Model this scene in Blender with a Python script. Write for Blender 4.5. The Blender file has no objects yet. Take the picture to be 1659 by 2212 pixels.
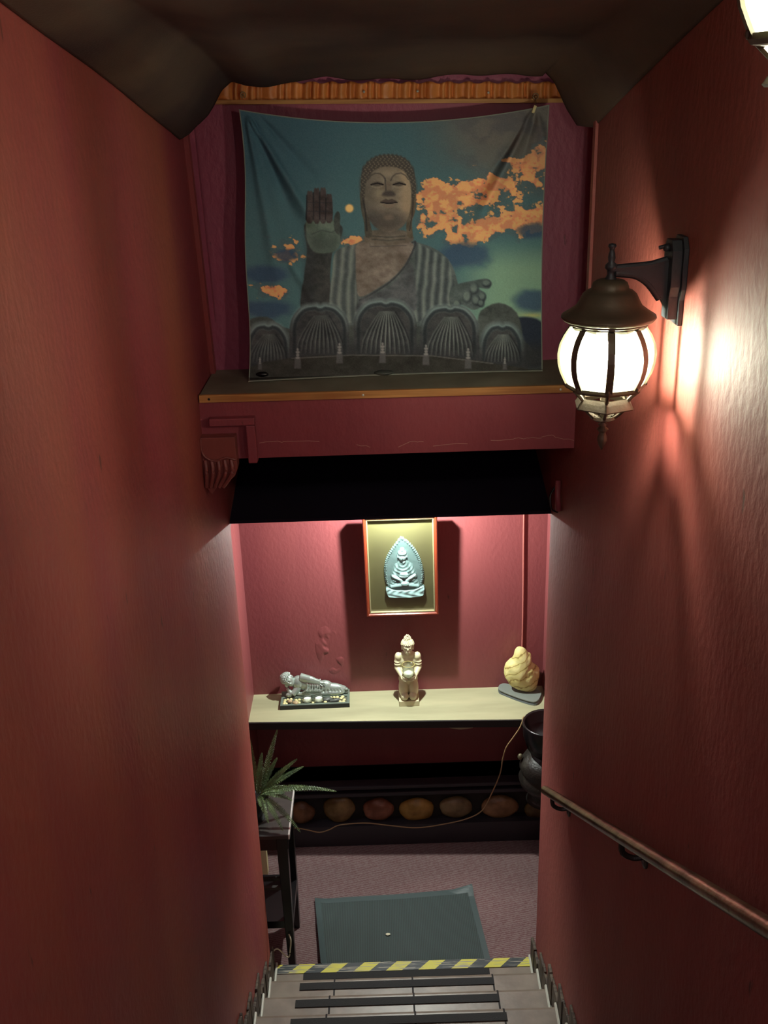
import bpy, bmesh, math, random
import numpy as np
from mathutils import Vector, Matrix, noise as mn
random.seed(7)
rng = np.random.default_rng(7)
SC = bpy.context.scene
COL = SC.collection
PI = math.pi

# ------------------------------------------------------------------ camera
W, H = 1659, 2212
CZ = 3.703                       # camera height above the lower floor
FPX = 2200.0
p_, r_ = math.radians(22), math.radians(1.8)
F_ = Vector((0, math.cos(p_), -math.sin(p_)))
U0 = Vector((0, math.sin(p_), math.cos(p_)))
R0 = Vector((1, 0, 0))
R_ = math.cos(r_) * R0 - math.sin(r_) * U0
U_ = math.cos(r_) * U0 + math.sin(r_) * R0
cd = bpy.data.cameras.new('camera')
cam = bpy.data.objects.new('camera', cd)
COL.objects.link(cam)
cd.sensor_fit = 'VERTICAL'
cd.sensor_height = 36
cd.lens = FPX / H * 36
cd.clip_start = 0.02
M = Matrix((R_, U_, -F_)).transposed().to_4x4()
M.translation = Vector((0, 0, CZ))
cam.matrix_world = M
SC.camera = cam

def ray(x, y):
    return F_ + R_ * ((x - W / 2) / FPX) - U_ * ((y - H / 2) / FPX)
C0 = Vector((0, 0, CZ))
def onY(x, y, Y):
    d = ray(x, y); return C0 + d * (Y / d.y)
def onX(x, y, X):
    d = ray(x, y); return C0 + d * (X / d.x)
def onZ(x, y, Z):                # Z measured from the camera height
    d = ray(x, y); return C0 + d * (Z / d.z)
def V(x, y, zr):
    return Vector((x, y, CZ + zr))

# ------------------------------------------------------------------ light and exposure
LAMP_W = 560.0        # emission strength of the lantern bulbs
LAMP2_W = 420.0
SPOT_W = 8500.0       # emission strength of the small spot over the framed picture
SC.view_settings.view_transform = 'Standard'
SC.view_settings.look = 'None'
SC.view_settings.gamma = 1.0
SC.view_settings.exposure = 0.4
SC.view_settings.use_curve_mapping = False
wd = bpy.data.worlds.new('world'); SC.world = wd
wd.use_nodes = True
wd.node_tree.nodes['Background'].inputs[0].default_value = (0.75, 0.72, 1.0, 1)
wd.node_tree.nodes['Background'].inputs[1].default_value = 0.05

def area(name, loc, rot, sx, sy, w, col):
    l = bpy.data.lights.new(name, 'AREA'); l.shape = 'RECTANGLE'; l.size = sx; l.size_y = sy; l.energy = w; l.color = col
    o = bpy.data.objects.new(name, l); COL.objects.link(o); o.location = loc; o.rotation_euler = rot
# ceiling light of the upper landing behind the camera, and an added fill lamp, unseen, in the lower hall to the left
area('landing_light', (.0, -1.2, CZ + .60), (math.radians(38), 0, 0), .9, .7, 13, (1, .86, .93))
area('hall_fill', (-1.5, 4.0, CZ - 1.02), (0, math.radians(20), 0), .7, .5, 13, (.86, .95, 1))

# ------------------------------------------------------------------ helpers
def lin(c):
    out = []
    for v in c[:3]:
        v = v / 255.0
        out.append(v / 12.92 if v <= .04045 else ((v + .055) / 1.055) ** 2.4)
    return tuple(out) + (1,)

def mat(name, col, rough=.6, metal=0, spec=.5, emit=None, estr=0, col2=None, nscale=8, stretch=(1, 1, 1), bump=0, bscale=40, bstretch=None, lo=.35, hi=.65, detail=6, coat=0):
    m = bpy.data.materials.new(name); m.use_nodes = True
    nt = m.node_tree; N = nt.nodes; L = nt.links
    b = N['Principled BSDF']
    b.inputs['Base Color'].default_value = lin(col)
    b.inputs['Roughness'].default_value = rough
    b.inputs['Metallic'].default_value = metal
    b.inputs['Specular IOR Level'].default_value = spec
    b.inputs['Coat Weight'].default_value = coat
    if emit:
        b.inputs['Emission Color'].default_value = lin(emit)
        b.inputs['Emission Strength'].default_value = estr
    tc = N.new('ShaderNodeTexCoord')
    if col2:
        mp = N.new('ShaderNodeMapping'); mp.inputs['Scale'].default_value = stretch
        nz = N.new('ShaderNodeTexNoise'); nz.inputs['Scale'].default_value = nscale; nz.inputs['Detail'].default_value = detail
        rp = N.new('ShaderNodeValToRGB')
        rp.color_ramp.elements[0].position = lo; rp.color_ramp.elements[0].color = lin(col)
        rp.color_ramp.elements[1].position = hi; rp.color_ramp.elements[1].color = lin(col2)
        L.new(tc.outputs['Object'], mp.inputs[0]); L.new(mp.outputs[0], nz.inputs['Vector'])
        L.new(nz.outputs['Fac'], rp.inputs[0]); L.new(rp.outputs[0], b.inputs['Base Color'])
        m['ramp'] = rp.name
    if bump:
        mp2 = N.new('ShaderNodeMapping'); mp2.inputs['Scale'].default_value = bstretch or (1, 1, 1)
        n2 = N.new('ShaderNodeTexNoise'); n2.inputs['Scale'].default_value = bscale; n2.inputs['Detail'].default_value = 8
        bp = N.new('ShaderNodeBump'); bp.inputs['Strength'].default_value = bump; bp.inputs['Distance'].default_value = .01
        L.new(tc.outputs['Object'], mp2.inputs[0]); L.new(mp2.outputs[0], n2.inputs['Vector'])
        L.new(n2.outputs['Fac'], bp.inputs['Height']); L.new(bp.outputs[0], b.inputs['Normal'])
    return m

ORG = {}                          # world origin of every empty/parent
DEPTH = {}
def thing(name, label, cat, loc, group=None):
    o = bpy.data.objects.new(name, None); COL.objects.link(o)
    o.empty_display_size = .05
    o.location = loc; o['label'] = label; o['category'] = cat
    if group: o['group'] = group
    ORG[o.name] = Vector(loc)
    return o
def obj(name, bm, m, parent=None, smooth=False, loc=None, bevel=0, label=None, autos=None):
    """bm holds world coordinates; the object is linked as one mesh, parented if asked"""
    bmesh.ops.recalc_face_normals(bm, faces=bm.faces[:])
    me = bpy.data.meshes.new(name)
    org = ORG[parent.name] if parent else Vector(loc) if loc is not None else Vector((0, 0, 0))
    if org.length > 0:
        bmesh.ops.translate(bm, verts=bm.verts[:], vec=-org)
    bm.to_mesh(me); bm.free()
    o = bpy.data.objects.new(name, me); COL.objects.link(o)
    for mm in (m if isinstance(m, (list, tuple)) else [m]): me.materials.append(mm)
    if parent: o.parent = parent
    else: o.location = org
    ORG[o.name] = org
    if smooth:
        for f in me.polygons: f.use_smooth = True
    if bevel:
        b = o.modifiers.new('bevel', 'BEVEL'); b.width = bevel; b.segments = 2; b.limit_method = 'ANGLE'
        b.angle_limit = math.radians(40)
    if label: o['label'] = label
    return o
def tag(o, label, cat, group=None):
    o['label'] = label; o['category'] = cat
    if group: o['group'] = group
    return o
def struct(name, bm, m, **k):
    o = obj(name, bm, m, **k); o['kind'] = 'structure'; return o
def copy_tree(o, loc, label=None, group=None):
    r = o.copy(); COL.objects.link(r); r.location = loc
    if label: r['label'] = label
    if group: r['group'] = group
    def rec(src, dst):
        for ch in [q for q in bpy.data.objects if q.parent == src]:
            c = ch.copy(); COL.objects.link(c); c.parent = dst; rec(ch, c)
    rec(o, r)
    return r

def nb(): return bmesh.new()
def box(bm, x0, x1, y0, y1, z0, z1, mi=0, M=None):
    vs = [bm.verts.new((x, y, z)) for x in (x0, x1) for y in (y0, y1) for z in (z0, z1)]
    for q in ((0, 1, 3, 2), (4, 6, 7, 5), (0, 4, 5, 1), (2, 3, 7, 6), (0, 2, 6, 4), (1, 5, 7, 3)):
        f = bm.faces.new([vs[i] for i in q]); f.material_index = mi
    if M is not None: bmesh.ops.transform(bm, matrix=M, verts=vs)
    return vs
def boxr(bm, x0, x1, y0, y1, z0, z1, **k):      # z relative to the camera height
    return box(bm, x0, x1, y0, y1, CZ + z0, CZ + z1, **k)
def prism(bm, pts, axis, a, b, mi=0):
    """pts = list of 2D; axis 'x': pts are (y,z), 'y': (x,z), 'z': (x,y)"""
    def mk(p, t):
        if axis == 'x': return (t, p[0], p[1])
        if axis == 'y': return (p[0], t, p[1])
        return (p[0], p[1], t)
    A = [bm.verts.new(mk(p, a)) for p in pts]; B = [bm.verts.new(mk(p, b)) for p in pts]
    n = len(pts)
    fs = [bm.faces.new(A[::-1]), bm.faces.new(B)]
    for i in range(n): fs.append(bm.faces.new((A[i], A[(i + 1) % n], B[(i + 1) % n], B[i])))
    for f in fs: f.material_index = mi
    return A + B
def lathe(bm, prof, c, seg=32, axis=Vector((0, 0, 1)), ang0=0, cap=True, M=None):
    """prof: (r, h) pairs"""
    rings = []
    c = Vector(c)
    for r, h in prof:
        rings.append([bm.verts.new(c + Vector((r * math.cos(ang0 + 2 * PI * k / seg), r * math.sin(ang0 + 2 * PI * k / seg), h))) for k in range(seg)])
    for a, b in zip(rings, rings[1:]):
        for k in range(seg):
            bm.faces.new((a[k], a[(k + 1) % seg], b[(k + 1) % seg], b[k]))
    if cap:
        bm.faces.new(rings[0][::-1]); bm.faces.new(rings[-1])
    vs = [v for r in rings for v in r]
    if M is not None: bmesh.ops.transform(bm, matrix=M, verts=vs)
    return vs
def tube(bm, pts, r, seg=10, rs=None, cap=True):
    pts = [Vector(p) for p in pts]; rings = []
    n = len(pts); up = Vector((0.13, 0.21, 1)).normalized()
    for i, p in enumerate(pts):
        t = (pts[min(i + 1, n - 1)] - pts[max(i - 1, 0)]).normalized()
        a = t.cross(up)
        if a.length < .05: a = t.cross(Vector((1, 0, 0)))
        a.normalize(); b = t.cross(a)
        rr = rs[i] if rs else r
        rings.append([bm.verts.new(p + a * rr * math.cos(2 * PI * k / seg) + b * rr * math.sin(2 * PI * k / seg)) for k in range(seg)])
    for a, b in zip(rings, rings[1:]):
        for k in range(seg): bm.faces.new((a[k], a[(k + 1) % seg], b[(k + 1) % seg], b[k]))
    if cap: bm.faces.new(rings[0][::-1]); bm.faces.new(rings[-1])
def smoothpts(pts, n=8):
    pts = [Vector(p) for p in pts]; P = [pts[0]] + pts + [pts[-1]]; out = []
    for i in range(1, len(P) - 2):
        a, b, c, d = P[i - 1:i + 3]
        for k in range(n):
            t = k / n
            out.append(.5 * ((2 * b) + (c - a) * t + (2 * a - 5 * b + 4 * c - d) * t * t + (3 * b - a - 3 * c + d) * t ** 3))
    out.append(pts[-1]); return out
def ell(bm, c, r, rot=(0, 0, 0), u=20, v=14):
    from mathutils import Euler
    Mx = Matrix.Translation(Vector(c)) @ Euler(rot).to_matrix().to_4x4() @ Matrix.Diagonal((r[0], r[1], r[2], 1))
    bmesh.ops.create_uvsphere(bm, u_segments=u, v_segments=v, radius=1, matrix=Mx)
def cone(bm, a, b, ra, rb, seg=14):
    tube(bm, [a, b], 0, seg, rs=[ra, rb])
def blob(name, bm, m, parent, voxel=.003, it=4, label=None):
    o = obj(name, bm, m, parent, smooth=True, label=label)
    r = o.modifiers.new('remesh', 'REMESH'); r.mode = 'VOXEL'; r.voxel_size = voxel; r.use_smooth_shade = True
    s = o.modifiers.new('smooth', 'SMOOTH'); s.factor = .5; s.iterations = it
    return o
def stone_bm(c, r, seed, sub=3, amp=.12, rotz=0):
    bm = nb(); bmesh.ops.create_icosphere(bm, subdivisions=sub, radius=1)
    for v in bm.verts:
        k = 1 + amp * mn.noise(v.co * 1.3 + Vector((seed * 3.1, seed, 0)))
        v.co = Matrix.Rotation(rotz, 3, 'Z') @ Vector((v.co.x * r[0] * k, v.co.y * r[1] * k, v.co.z * r[2] * k)) + Vector(c)
    return bm

# ------------------------------------------------------------------ materials
def wall_mat(name, c1, c2, rough=.42, scratch=True, spec=.5, bump=.25):
    m = mat(name, c1, rough=rough, col2=c2, nscale=2.6, stretch=(1, 1, .14), lo=.35, hi=.68, bump=bump, bscale=55, bstretch=(1, 1, .6), spec=spec)
    nt = m.node_tree; N = nt.nodes; L = nt.links; b = N['Principled BSDF']
    rp = N[m['ramp']]
    tc = [n for n in N if n.type == 'TEX_COORD'][0]
    # fine worn specks
    n3 = N.new('ShaderNodeTexNoise'); n3.inputs['Scale'].default_value = 30; n3.inputs['Detail'].default_value = 6
    mp = N.new('ShaderNodeMapping'); mp.inputs['Scale'].default_value = (1, 1, .3)
    L.new(tc.outputs['Object'], mp.inputs[0]); L.new(mp.outputs[0], n3.inputs['Vector'])
    r3 = N.new('ShaderNodeValToRGB'); r3.color_ramp.elements[0].position = .7; r3.color_ramp.elements[1].position = .76
    L.new(n3.outputs['Fac'], r3.inputs[0])
    mx = N.new('ShaderNodeMix'); mx.data_type = 'RGBA'
    L.new(r3.outputs[0], mx.inputs[0]); L.new(rp.outputs[0], mx.inputs[6])
    mx.inputs[7].default_value = lin([max(0, v * .55) for v in c1])
    L.new(mx.outputs[2], b.inputs['Base Color'])
    # roughness variation
    n4 = N.new('ShaderNodeTexNoise'); n4.inputs['Scale'].default_value = 3
    L.new(mp.outputs[0], n4.inputs['Vector'])
    mr = N.new('ShaderNodeMapRange'); mr.inputs[3].default_value = rough - .08; mr.inputs[4].default_value = rough + .12
    L.new(n4.outputs['Fac'], mr.inputs[0]); L.new(mr.outputs[0], b.inputs['Roughness'])
    return m
RED = wall_mat('red_wall_paint', (160, 84, 66), (142, 58, 64), rough=.5)
RED_R = wall_mat('red_wall_paint_scuffed', (150, 74, 62), (132, 56, 52), rough=.62, spec=.7, bump=.3)
ROSE = wall_mat('rose_red_paint', (176, 84, 110), (156, 70, 96), rough=.5, bump=.35)
WINE = wall_mat('wine_red_paint', (136, 72, 72), (118, 58, 62), rough=.45, bump=.2)
BEAMRED = wall_mat('beam_red_paint', (158, 74, 82), (140, 62, 72), rough=.45)
BLACK = mat('black_board', (30, 24, 38), rough=.9, spec=.15, bump=.1)
BLKFAB = mat('dark_brown_fabric', (86, 68, 54), rough=.7, col2=(58, 44, 42), nscale=3, bump=.12, bscale=200)
IRON = mat('bronzed_lantern_metal', (92, 84, 68), rough=.5, metal=.2, bump=.1, bscale=90)
ARM = mat('dark_grey_cast_metal', (62, 66, 72), rough=.45, metal=.35, bump=.1, bscale=90)
WOODEDGE = mat('raw_pine_edge', (210, 150, 86), rough=.6, col2=(168, 108, 56), nscale=4, stretch=(1, 12, 20))
GREYTOP = mat('dusty_dark_grey_top', (150, 144, 126), rough=.7, col2=(124, 118, 102), nscale=5, bump=.1)
SHELFTOP = mat('pale_wood_board', (176, 172, 138), rough=.5, col2=(150, 148, 118), nscale=3, stretch=(.5, 3, 1))
SHELFEDGE = mat('dark_board_edge', (30, 26, 28), rough=.6)
SATIN = mat('orange_gathered_fabric', (232, 150, 82), rough=.45, col2=(200, 116, 56), nscale=6, stretch=(3, 1, .5))
PIN = mat('white_metal_pin', (220, 220, 215), rough=.3, metal=.5)
CREAM = mat('cream_plastic', (226, 214, 160), rough=.4)
CERAMIC = mat('ivory_ceramic', (200, 194, 158), rough=.45, bump=.05)
SILVER = mat('silver_painted_resin', (176, 190, 182), rough=.28, metal=.55, bump=.05)
TRAYM = mat('grey_green_tray', (98, 110, 100), rough=.5)
TRAYD = mat('black_tray_side', (24, 26, 30), rough=.5)
SAND = mat('pale_sand', (96, 98, 84), rough=.9, bump=.4, bscale=300)
PEBY = mat('yellow_cream_pebble', (214, 206, 150), rough=.45)
PEBB = mat('tan_pebble', (168, 146, 112), rough=.5)
SLATE = mat('grey_slate_stone', (74, 78, 74), rough=.4)
WAX = mat('white_wax', (240, 242, 238), rough=.4, emit=None)
ROCK = mat('cream_sandstone', (206, 192, 122), rough=.55, bump=.5, bscale=25)
MIRR = mat('polished_slab_edge', (120, 130, 140), rough=.2, metal=.6)
SLAB = mat('grey_stone_slab', (118, 124, 118), rough=.3)
FRAMEM = mat('reddish_wood_frame', (110, 44, 26), rough=.22, coat=.6)
FRAMEI = mat('silver_inner_lip', (170, 160, 120), rough=.25, metal=.6)
MATBOARD = mat('olive_cream_mount', (116, 112, 72), rough=.8, col2=(104, 100, 64), nscale=3)
PLASTER = mat('pale_aqua_relief', (124, 152, 150), rough=.7)
GOLDC = mat('cord_beige', (158, 130, 92), rough=.5)
CORDPINK = mat('painted_cord', (170, 100, 92), rough=.5)
BLKGLOSS = mat('black_gloss_lacquer', (16, 14, 16), rough=.28)
BLKWOOD = mat('dark_carved_wood', (34, 30, 26), rough=.45, col2=(62, 60, 52), nscale=14, lo=.55, hi=.8, bump=.5, bscale=40)
TABTOP = mat('dark_table_top', (58, 54, 50), rough=.4, col2=(44, 40, 38), nscale=6, stretch=(1, 8, 1))
FERN = mat('fern_green', (96, 116, 66), rough=.5, col2=(62, 82, 46), nscale=12)
STEEL = mat('worn_steel_pipe', (150, 138, 112), rough=.3, metal=.85, col2=(94, 84, 66), nscale=14, stretch=(1, 1, 1), bump=.15, bscale=60)
TILE = mat('grey_floor_tile', (136, 124, 110), rough=.4, col2=(116, 104, 92), nscale=12, bump=.08)
GROUT = mat('dark_grout', (30, 26, 26), rough=.8)
STRIP = mat('black_grip_strip', (26, 26, 26), rough=.75, bump=.3, bscale=300)
EDGEW = mat('white_edge_trim', (200, 200, 186), rough=.4)
ROUGHW = mat('weathered_dark_wood', (96, 84, 66), rough=.6, col2=(50, 38, 32), nscale=8, stretch=(1, 6, .6), bump=.6, bscale=16, bstretch=(1, 6, .6))
PLASTICW = mat('white_cable', (214, 210, 180), rough=.4)
GLASS = bpy.data.materials.new('seeded_lantern_glass'); GLASS.use_nodes = True
nt = GLASS.node_tree; nt.nodes.clear()
out = nt.nodes.new('ShaderNodeOutputMaterial'); tr = nt.nodes.new('ShaderNodeBsdfTransparent'); gl = nt.nodes.new('ShaderNodeBsdfGlossy')
tl = nt.nodes.new('ShaderNodeBsdfTranslucent'); a1 = nt.nodes.new('ShaderNodeMixShader'); a2 = nt.nodes.new('ShaderNodeMixShader')
gl.inputs['Roughness'].default_value = .08; gl.inputs['Color'].default_value = (.9, 1, .9, 1)
tl.inputs['Color'].default_value = lin((226, 240, 205)); tr.inputs['Color'].default_value = (.93, .98, .9, 1)
nzg = nt.nodes.new('ShaderNodeTexNoise'); nzg.inputs['Scale'].default_value = 26; nzg.inputs['Detail'].default_value = 3
mrg = nt.nodes.new('ShaderNodeMapRange'); mrg.inputs[1].default_value = .35; mrg.inputs[2].default_value = .7; mrg.inputs[3].default_value = .12; mrg.inputs[4].default_value = .3
nt.links.new(nzg.outputs['Fac'], mrg.inputs[0]); nt.links.new(mrg.outputs[0], a1.inputs[0])
nt.links.new(tr.outputs[0], a1.inputs[1]); nt.links.new(tl.outputs[0], a1.inputs[2])
a2.inputs[0].default_value = .07; nt.links.new(a1.outputs[0], a2.inputs[1]); nt.links.new(gl.outputs[0], a2.inputs[2])
nt.links.new(a2.outputs[0], out.inputs[0])
def clear_mat(name, tint, g=.12):
    m = bpy.data.materials.new(name); m.use_nodes = True; nt = m.node_tree; nt.nodes.clear()
    o = nt.nodes.new('ShaderNodeOutputMaterial'); t = nt.nodes.new('ShaderNodeBsdfTransparent'); g_ = nt.nodes.new('ShaderNodeBsdfGlossy'); x = nt.nodes.new('ShaderNodeMixShader')
    t.inputs[0].default_value = tint; g_.inputs['Roughness'].default_value = .08
    lw = nt.nodes.new('ShaderNodeLayerWeight'); lw.inputs[0].default_value = .35
    mr = nt.nodes.new('ShaderNodeMapRange'); mr.inputs[3].default_value = g; mr.inputs[4].default_value = .75
    nt.links.new(lw.outputs['Facing'], mr.inputs[0]); nt.links.new(mr.outputs[0], x.inputs[0])
    nt.links.new(t.outputs[0], x.inputs[1]); nt.links.new(g_.outputs[0], x.inputs[2]); nt.links.new(x.outputs[0], o.inputs[0]); return m
CLEAR = clear_mat('clear_glass', (.9, .93, .85, 1))
PANE = clear_mat('picture_glass', (.97, .97, .97, 1), .02)
def emis(name, col, s):
    m = bpy.data.materials.new(name); m.use_nodes = True; nt = m.node_tree; nt.nodes.clear()
    o = nt.nodes.new('ShaderNodeOutputMaterial'); e = nt.nodes.new('ShaderNodeEmission')
    e.inputs[0].default_value = col; e.inputs[1].default_value = s; nt.links.new(e.outputs[0], o.inputs[0]); return m
BULB = emis('glowing_lantern_bulb', (1.0, .95, .80, 1), LAMP_W)
BULB2 = emis('glowing_lantern_bulb_near', (1.0, .95, .82, 1), LAMP2_W)
SPOT = emis('glowing_spot_lens', (.93, 1.0, .93, 1), SPOT_W)

# ------------------------------------------------------------------ structure
XL, XR = -.56, .605
YJ = 3.42                                   # where the stair walls end at the bottom
def gridbox(bm, *a, **k): return boxr(bm, *a, **k)
bm = nb(); boxr(bm, XL - .12, XL, -2.2, YJ, -CZ - .0, .75); boxr(bm, XL - .12, XL, YJ, 4.3, -1.42, -.98); struct('wall_left', bm, RED)
bm = nb(); boxr(bm, XR, XR + .12, -2.2, YJ, -CZ, -.83); boxr(bm, XR, XR + .12, -2.2, 2.925, -.83, .75); boxr(bm, XR, XR + .12, YJ, 4.3, -1.42, -.98)
struct('wall_right', bm, RED_R)
bm = nb(); boxr(bm, XL, .82, 3.36, 3.44, -.83, .75); boxr(bm, .72, .82, 2.925, 3.36, -.83, .75)
struct('wall_upper_back', bm, ROSE)
# lower hall
bm = nb(); boxr(bm, -2.4, .9, 4.6, 4.72, -CZ, -.9); struct('wall_lower_back', bm, WINE)
bm = nb(); boxr(bm, .80, .9, YJ, 4.6, -CZ, -.9); struct('wall_lower_right', bm, WINE)
bm = nb(); boxr(bm, -.78, -.712, 4.28, 4.6, -CZ, -.9); struct('wall_niche_return', bm, WINE)
bm = nb(); boxr(bm, -2.4, -2.3, 3.3, 4.6, -CZ, -.9); boxr(bm, -2.3, XL - .12, 3.3, YJ, -CZ, -.9); struct('wall_lower_left', bm, WINE)
bm = nb(); boxr(bm, -2.4, .9, YJ, 4.72, -.98, -.9); struct('ceiling_lower_hall', bm, BLACK)
bm = nb(); boxr(bm, XL - .12, XR + .12, -2.3, -2.2, -2.2, .75); struct('wall_behind', bm, RED)
bm = nb(); boxr(bm, XL - .12, .82, -2.3, 3.44, .75, .8); struct('ceiling_upper', bm, BLACK)

# carpet floor: woven herringbone
CARPET = mat('woven_mauve_carpet', (126, 100, 98), rough=.9)
nt = CARPET.node_tree; N = nt.nodes; L = nt.links; b = N['Principled BSDF']
tc = N.new('ShaderNodeTexCoord'); wv = N.new('ShaderNodeTexWave'); wv.wave_type = 'BANDS'; wv.bands_direction = 'DIAGONAL'
wv.inputs['Scale'].default_value = 30; wv.inputs['Distortion'].default_value = 5; wv.inputs['Detail'].default_value = 4; wv.inputs['Detail Scale'].default_value = 4
sx = N.new('ShaderNodeMapping'); sx.inputs['Scale'].default_value = (.5, 1.6, 1)
L.new(tc.outputs['Object'], sx.inputs[0]); L.new(sx.outputs[0], wv.inputs['Vector'])
rp = N.new('ShaderNodeValToRGB'); rp.color_ramp.elements[0].color = lin((112, 76, 76)); rp.color_ramp.elements[1].color = lin((136, 116, 114))
L.new(wv.outputs['Fac'], rp.inputs[0])
nz = N.new('ShaderNodeTexNoise'); nz.inputs['Scale'].default_value = 2.5
r2 = N.new('ShaderNodeValToRGB'); r2.color_ramp.elements[0].position = .4; r2.color_ramp.elements[1].position = .7; r2.color_ramp.elements[0].color = (.75, .75, .75, 1)
L.new(nz.outputs['Fac'], r2.inputs[0])
mx = N.new('ShaderNodeMix'); mx.data_type = 'RGBA'; mx.blend_type = 'MULTIPLY'; mx.inputs[0].default_value = 1
L.new(rp.outputs[0], mx.inputs[6]); L.new(r2.outputs[0], mx.inputs[7]); L.new(mx.outputs[2], b.inputs['Base Color'])
n5 = N.new('ShaderNodeTexNoise'); n5.inputs['Scale'].default_value = 260
bp = N.new('ShaderNodeBump'); bp.inputs['Strength'].default_value = .5; bp.inputs['Distance'].default_value = .004
L.new(n5.outputs['Fac'], bp.inputs['Height']); L.new(bp.outputs[0], b.inputs['Normal'])
bm = nb(); boxr(bm, -2.4, .9, 3.3, 4.72, -CZ - .06, -CZ); struct('floor', bm, CARPET)
bm = nb(); boxr(bm, XL - .12, XR + .12, -2.2, .02, -1.56, -1.5); struct('floor_upper_landing', bm, TILE)

# ------------------------------------------------------------------ staircase
stairs = thing('staircase', 'grey tiled staircase descending to the carpet with black grip strips and yellow hazard tape', 'stairs', V(0, 3.476, -CZ))
HAZ = mat('hazard_tape', (210, 200, 60), rough=.5)
nt = HAZ.node_tree; N = nt.nodes; L = nt.links; b = N['Principled BSDF']
tc = N.new('ShaderNodeTexCoord'); mp = N.new('ShaderNodeMapping'); mp.inputs['Rotation'].default_value = (0, 0, 0)
sp = N.new('ShaderNodeSeparateXYZ'); L.new(tc.outputs['Object'], sp.inputs[0])
ad = N.new('ShaderNodeMath'); ad.operation = 'MULTIPLY_ADD'; ad.inputs[1].default_value = -1.0
L.new(sp.outputs['Y'], ad.inputs[0]); L.new(sp.outputs['X'], ad.inputs[2])
mu = N.new('ShaderNodeMath'); mu.operation = 'MULTIPLY'; mu.inputs[1].default_value = 1 / .145; L.new(ad.outputs[0], mu.inputs[0])
fr = N.new('ShaderNodeMath'); fr.operation = 'FRACT'; L.new(mu.outputs[0], fr.inputs[0])
gt = N.new('ShaderNodeMath'); gt.operation = 'GREATER_THAN'; gt.inputs[1].default_value = .5; L.new(fr.outputs[0], gt.inputs[0])
mx = N.new('ShaderNodeMix'); mx.data_type = 'RGBA'; mx.inputs[6].default_value = lin((206, 200, 74)); mx.inputs[7].default_value = lin((44, 52, 56))
nzh = N.new('ShaderNodeTexNoise'); nzh.inputs['Scale'].default_value = 9; nzh.inputs['Detail'].default_value = 3
rph = N.new('ShaderNodeValToRGB'); rph.color_ramp.elements[0].position = .56; rph.color_ramp.elements[1].position = .58
L.new(nzh.outputs['Fac'], rph.inputs[0])
mx2 = N.new('ShaderNodeMix'); mx2.data_type = 'RGBA'; mx2.inputs[7].default_value = lin((150, 146, 130))
L.new(gt.outputs[0], mx.inputs[0]); L.new(mx.outputs[2], mx2.inputs[6]); L.new(rph.outputs[0], mx2.inputs[0]); L.new(mx2.outputs[2], b.inputs['Base Color'])
RUN, RISE = .205, .1295
for k in range(17):
    yn = 3.476 - RUN * k; zt = RISE * (k + 1)
    y0 = yn - RUN - .02
    bm = nb()
    # rounded nosing tread
    prof = [(y0, zt - .03), (y0, zt), (yn - .018, zt), (yn - .006, zt - .004), (yn, zt - .014), (yn - .004, zt - .028), (yn - .02, zt - .03)]
    prism(bm, prof, 'x', XL + .001, XR - .001)
    obj('tread', bm, TILE, stairs)
    bm = nb(); box(bm, XL + .001, XR - .001, yn - .04, yn - .02, zt - RISE, zt - .03); obj('riser', bm, TILE, stairs)
    if k < 7:
        for xj in (-.275 + .004 * math.sin(k * 2), .058, .395 + .003 * math.cos(k)):
            bm = nb(); prism(bm, [(y0 + .02, zt), (y0 + .02, zt + .0012), (yn - .012, zt + .0012), (yn + .0012, zt - .010), (yn + .0012, zt - .028), (yn, zt - .028), (yn - .004, zt - .012), (yn - .014, zt - .004)], 'x', xj - .0035, xj + .0035)
            obj('tile_joint', bm, GROUT, stairs)
        bm = nb(); x0, x1 = -.42 + .012 * k * .3, .40 - .006 * ((k + 1) % 2)
        off = .058 if k == 0 else .028
        box(bm, x0, x1, yn - off - .036, yn - off, zt + .0012, zt + .004); obj('anti_slip_strip', bm, STRIP, stairs)
bm = nb(); box(bm, XL + .02, XR - .01, 3.476 - .056, 3.476 - .006, RISE + .0012, RISE + .0035)
obj('hazard_tape', bm, HAZ, stairs, label='worn yellow and black striped tape on the lowest nosing')
for s, xw in ((-1, XL), (1, XR)):
    bm = nb()
    for k in range(8):
        yn = 3.476 - RUN * k; zt = RISE * (k + 1); x = xw - s * .016
        tube(bm, [(x, yn + .004, zt - .03), (x, yn + .004, zt + .004), (x - s * .004, yn - RUN * .9, zt + .006)], .0055, 6)
    obj('edge_trim', bm, EDGEW, stairs)
    # rough stepped stringer boards
    bm = nb()
    for k in range(9):
        yn = 3.476 - RUN * k; zt = RISE * (k + 1)
        n = 5
        for i in range(n):
            ya = yn - RUN * i / n; yb = yn - RUN * (i + 1) / n - .004
            h = .10 + .035 * i / n + random.uniform(0, .025)
            d = .008 + random.uniform(0, .006)
            xa, xb = (xw, xw + d) if s < 0 else (xw - d, xw)
            box(bm, xa, xb, yb, ya, zt - .03, zt + h)
    obj('stringer_cladding', bm, ROUGHW, stairs, bevel=.002)

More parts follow.
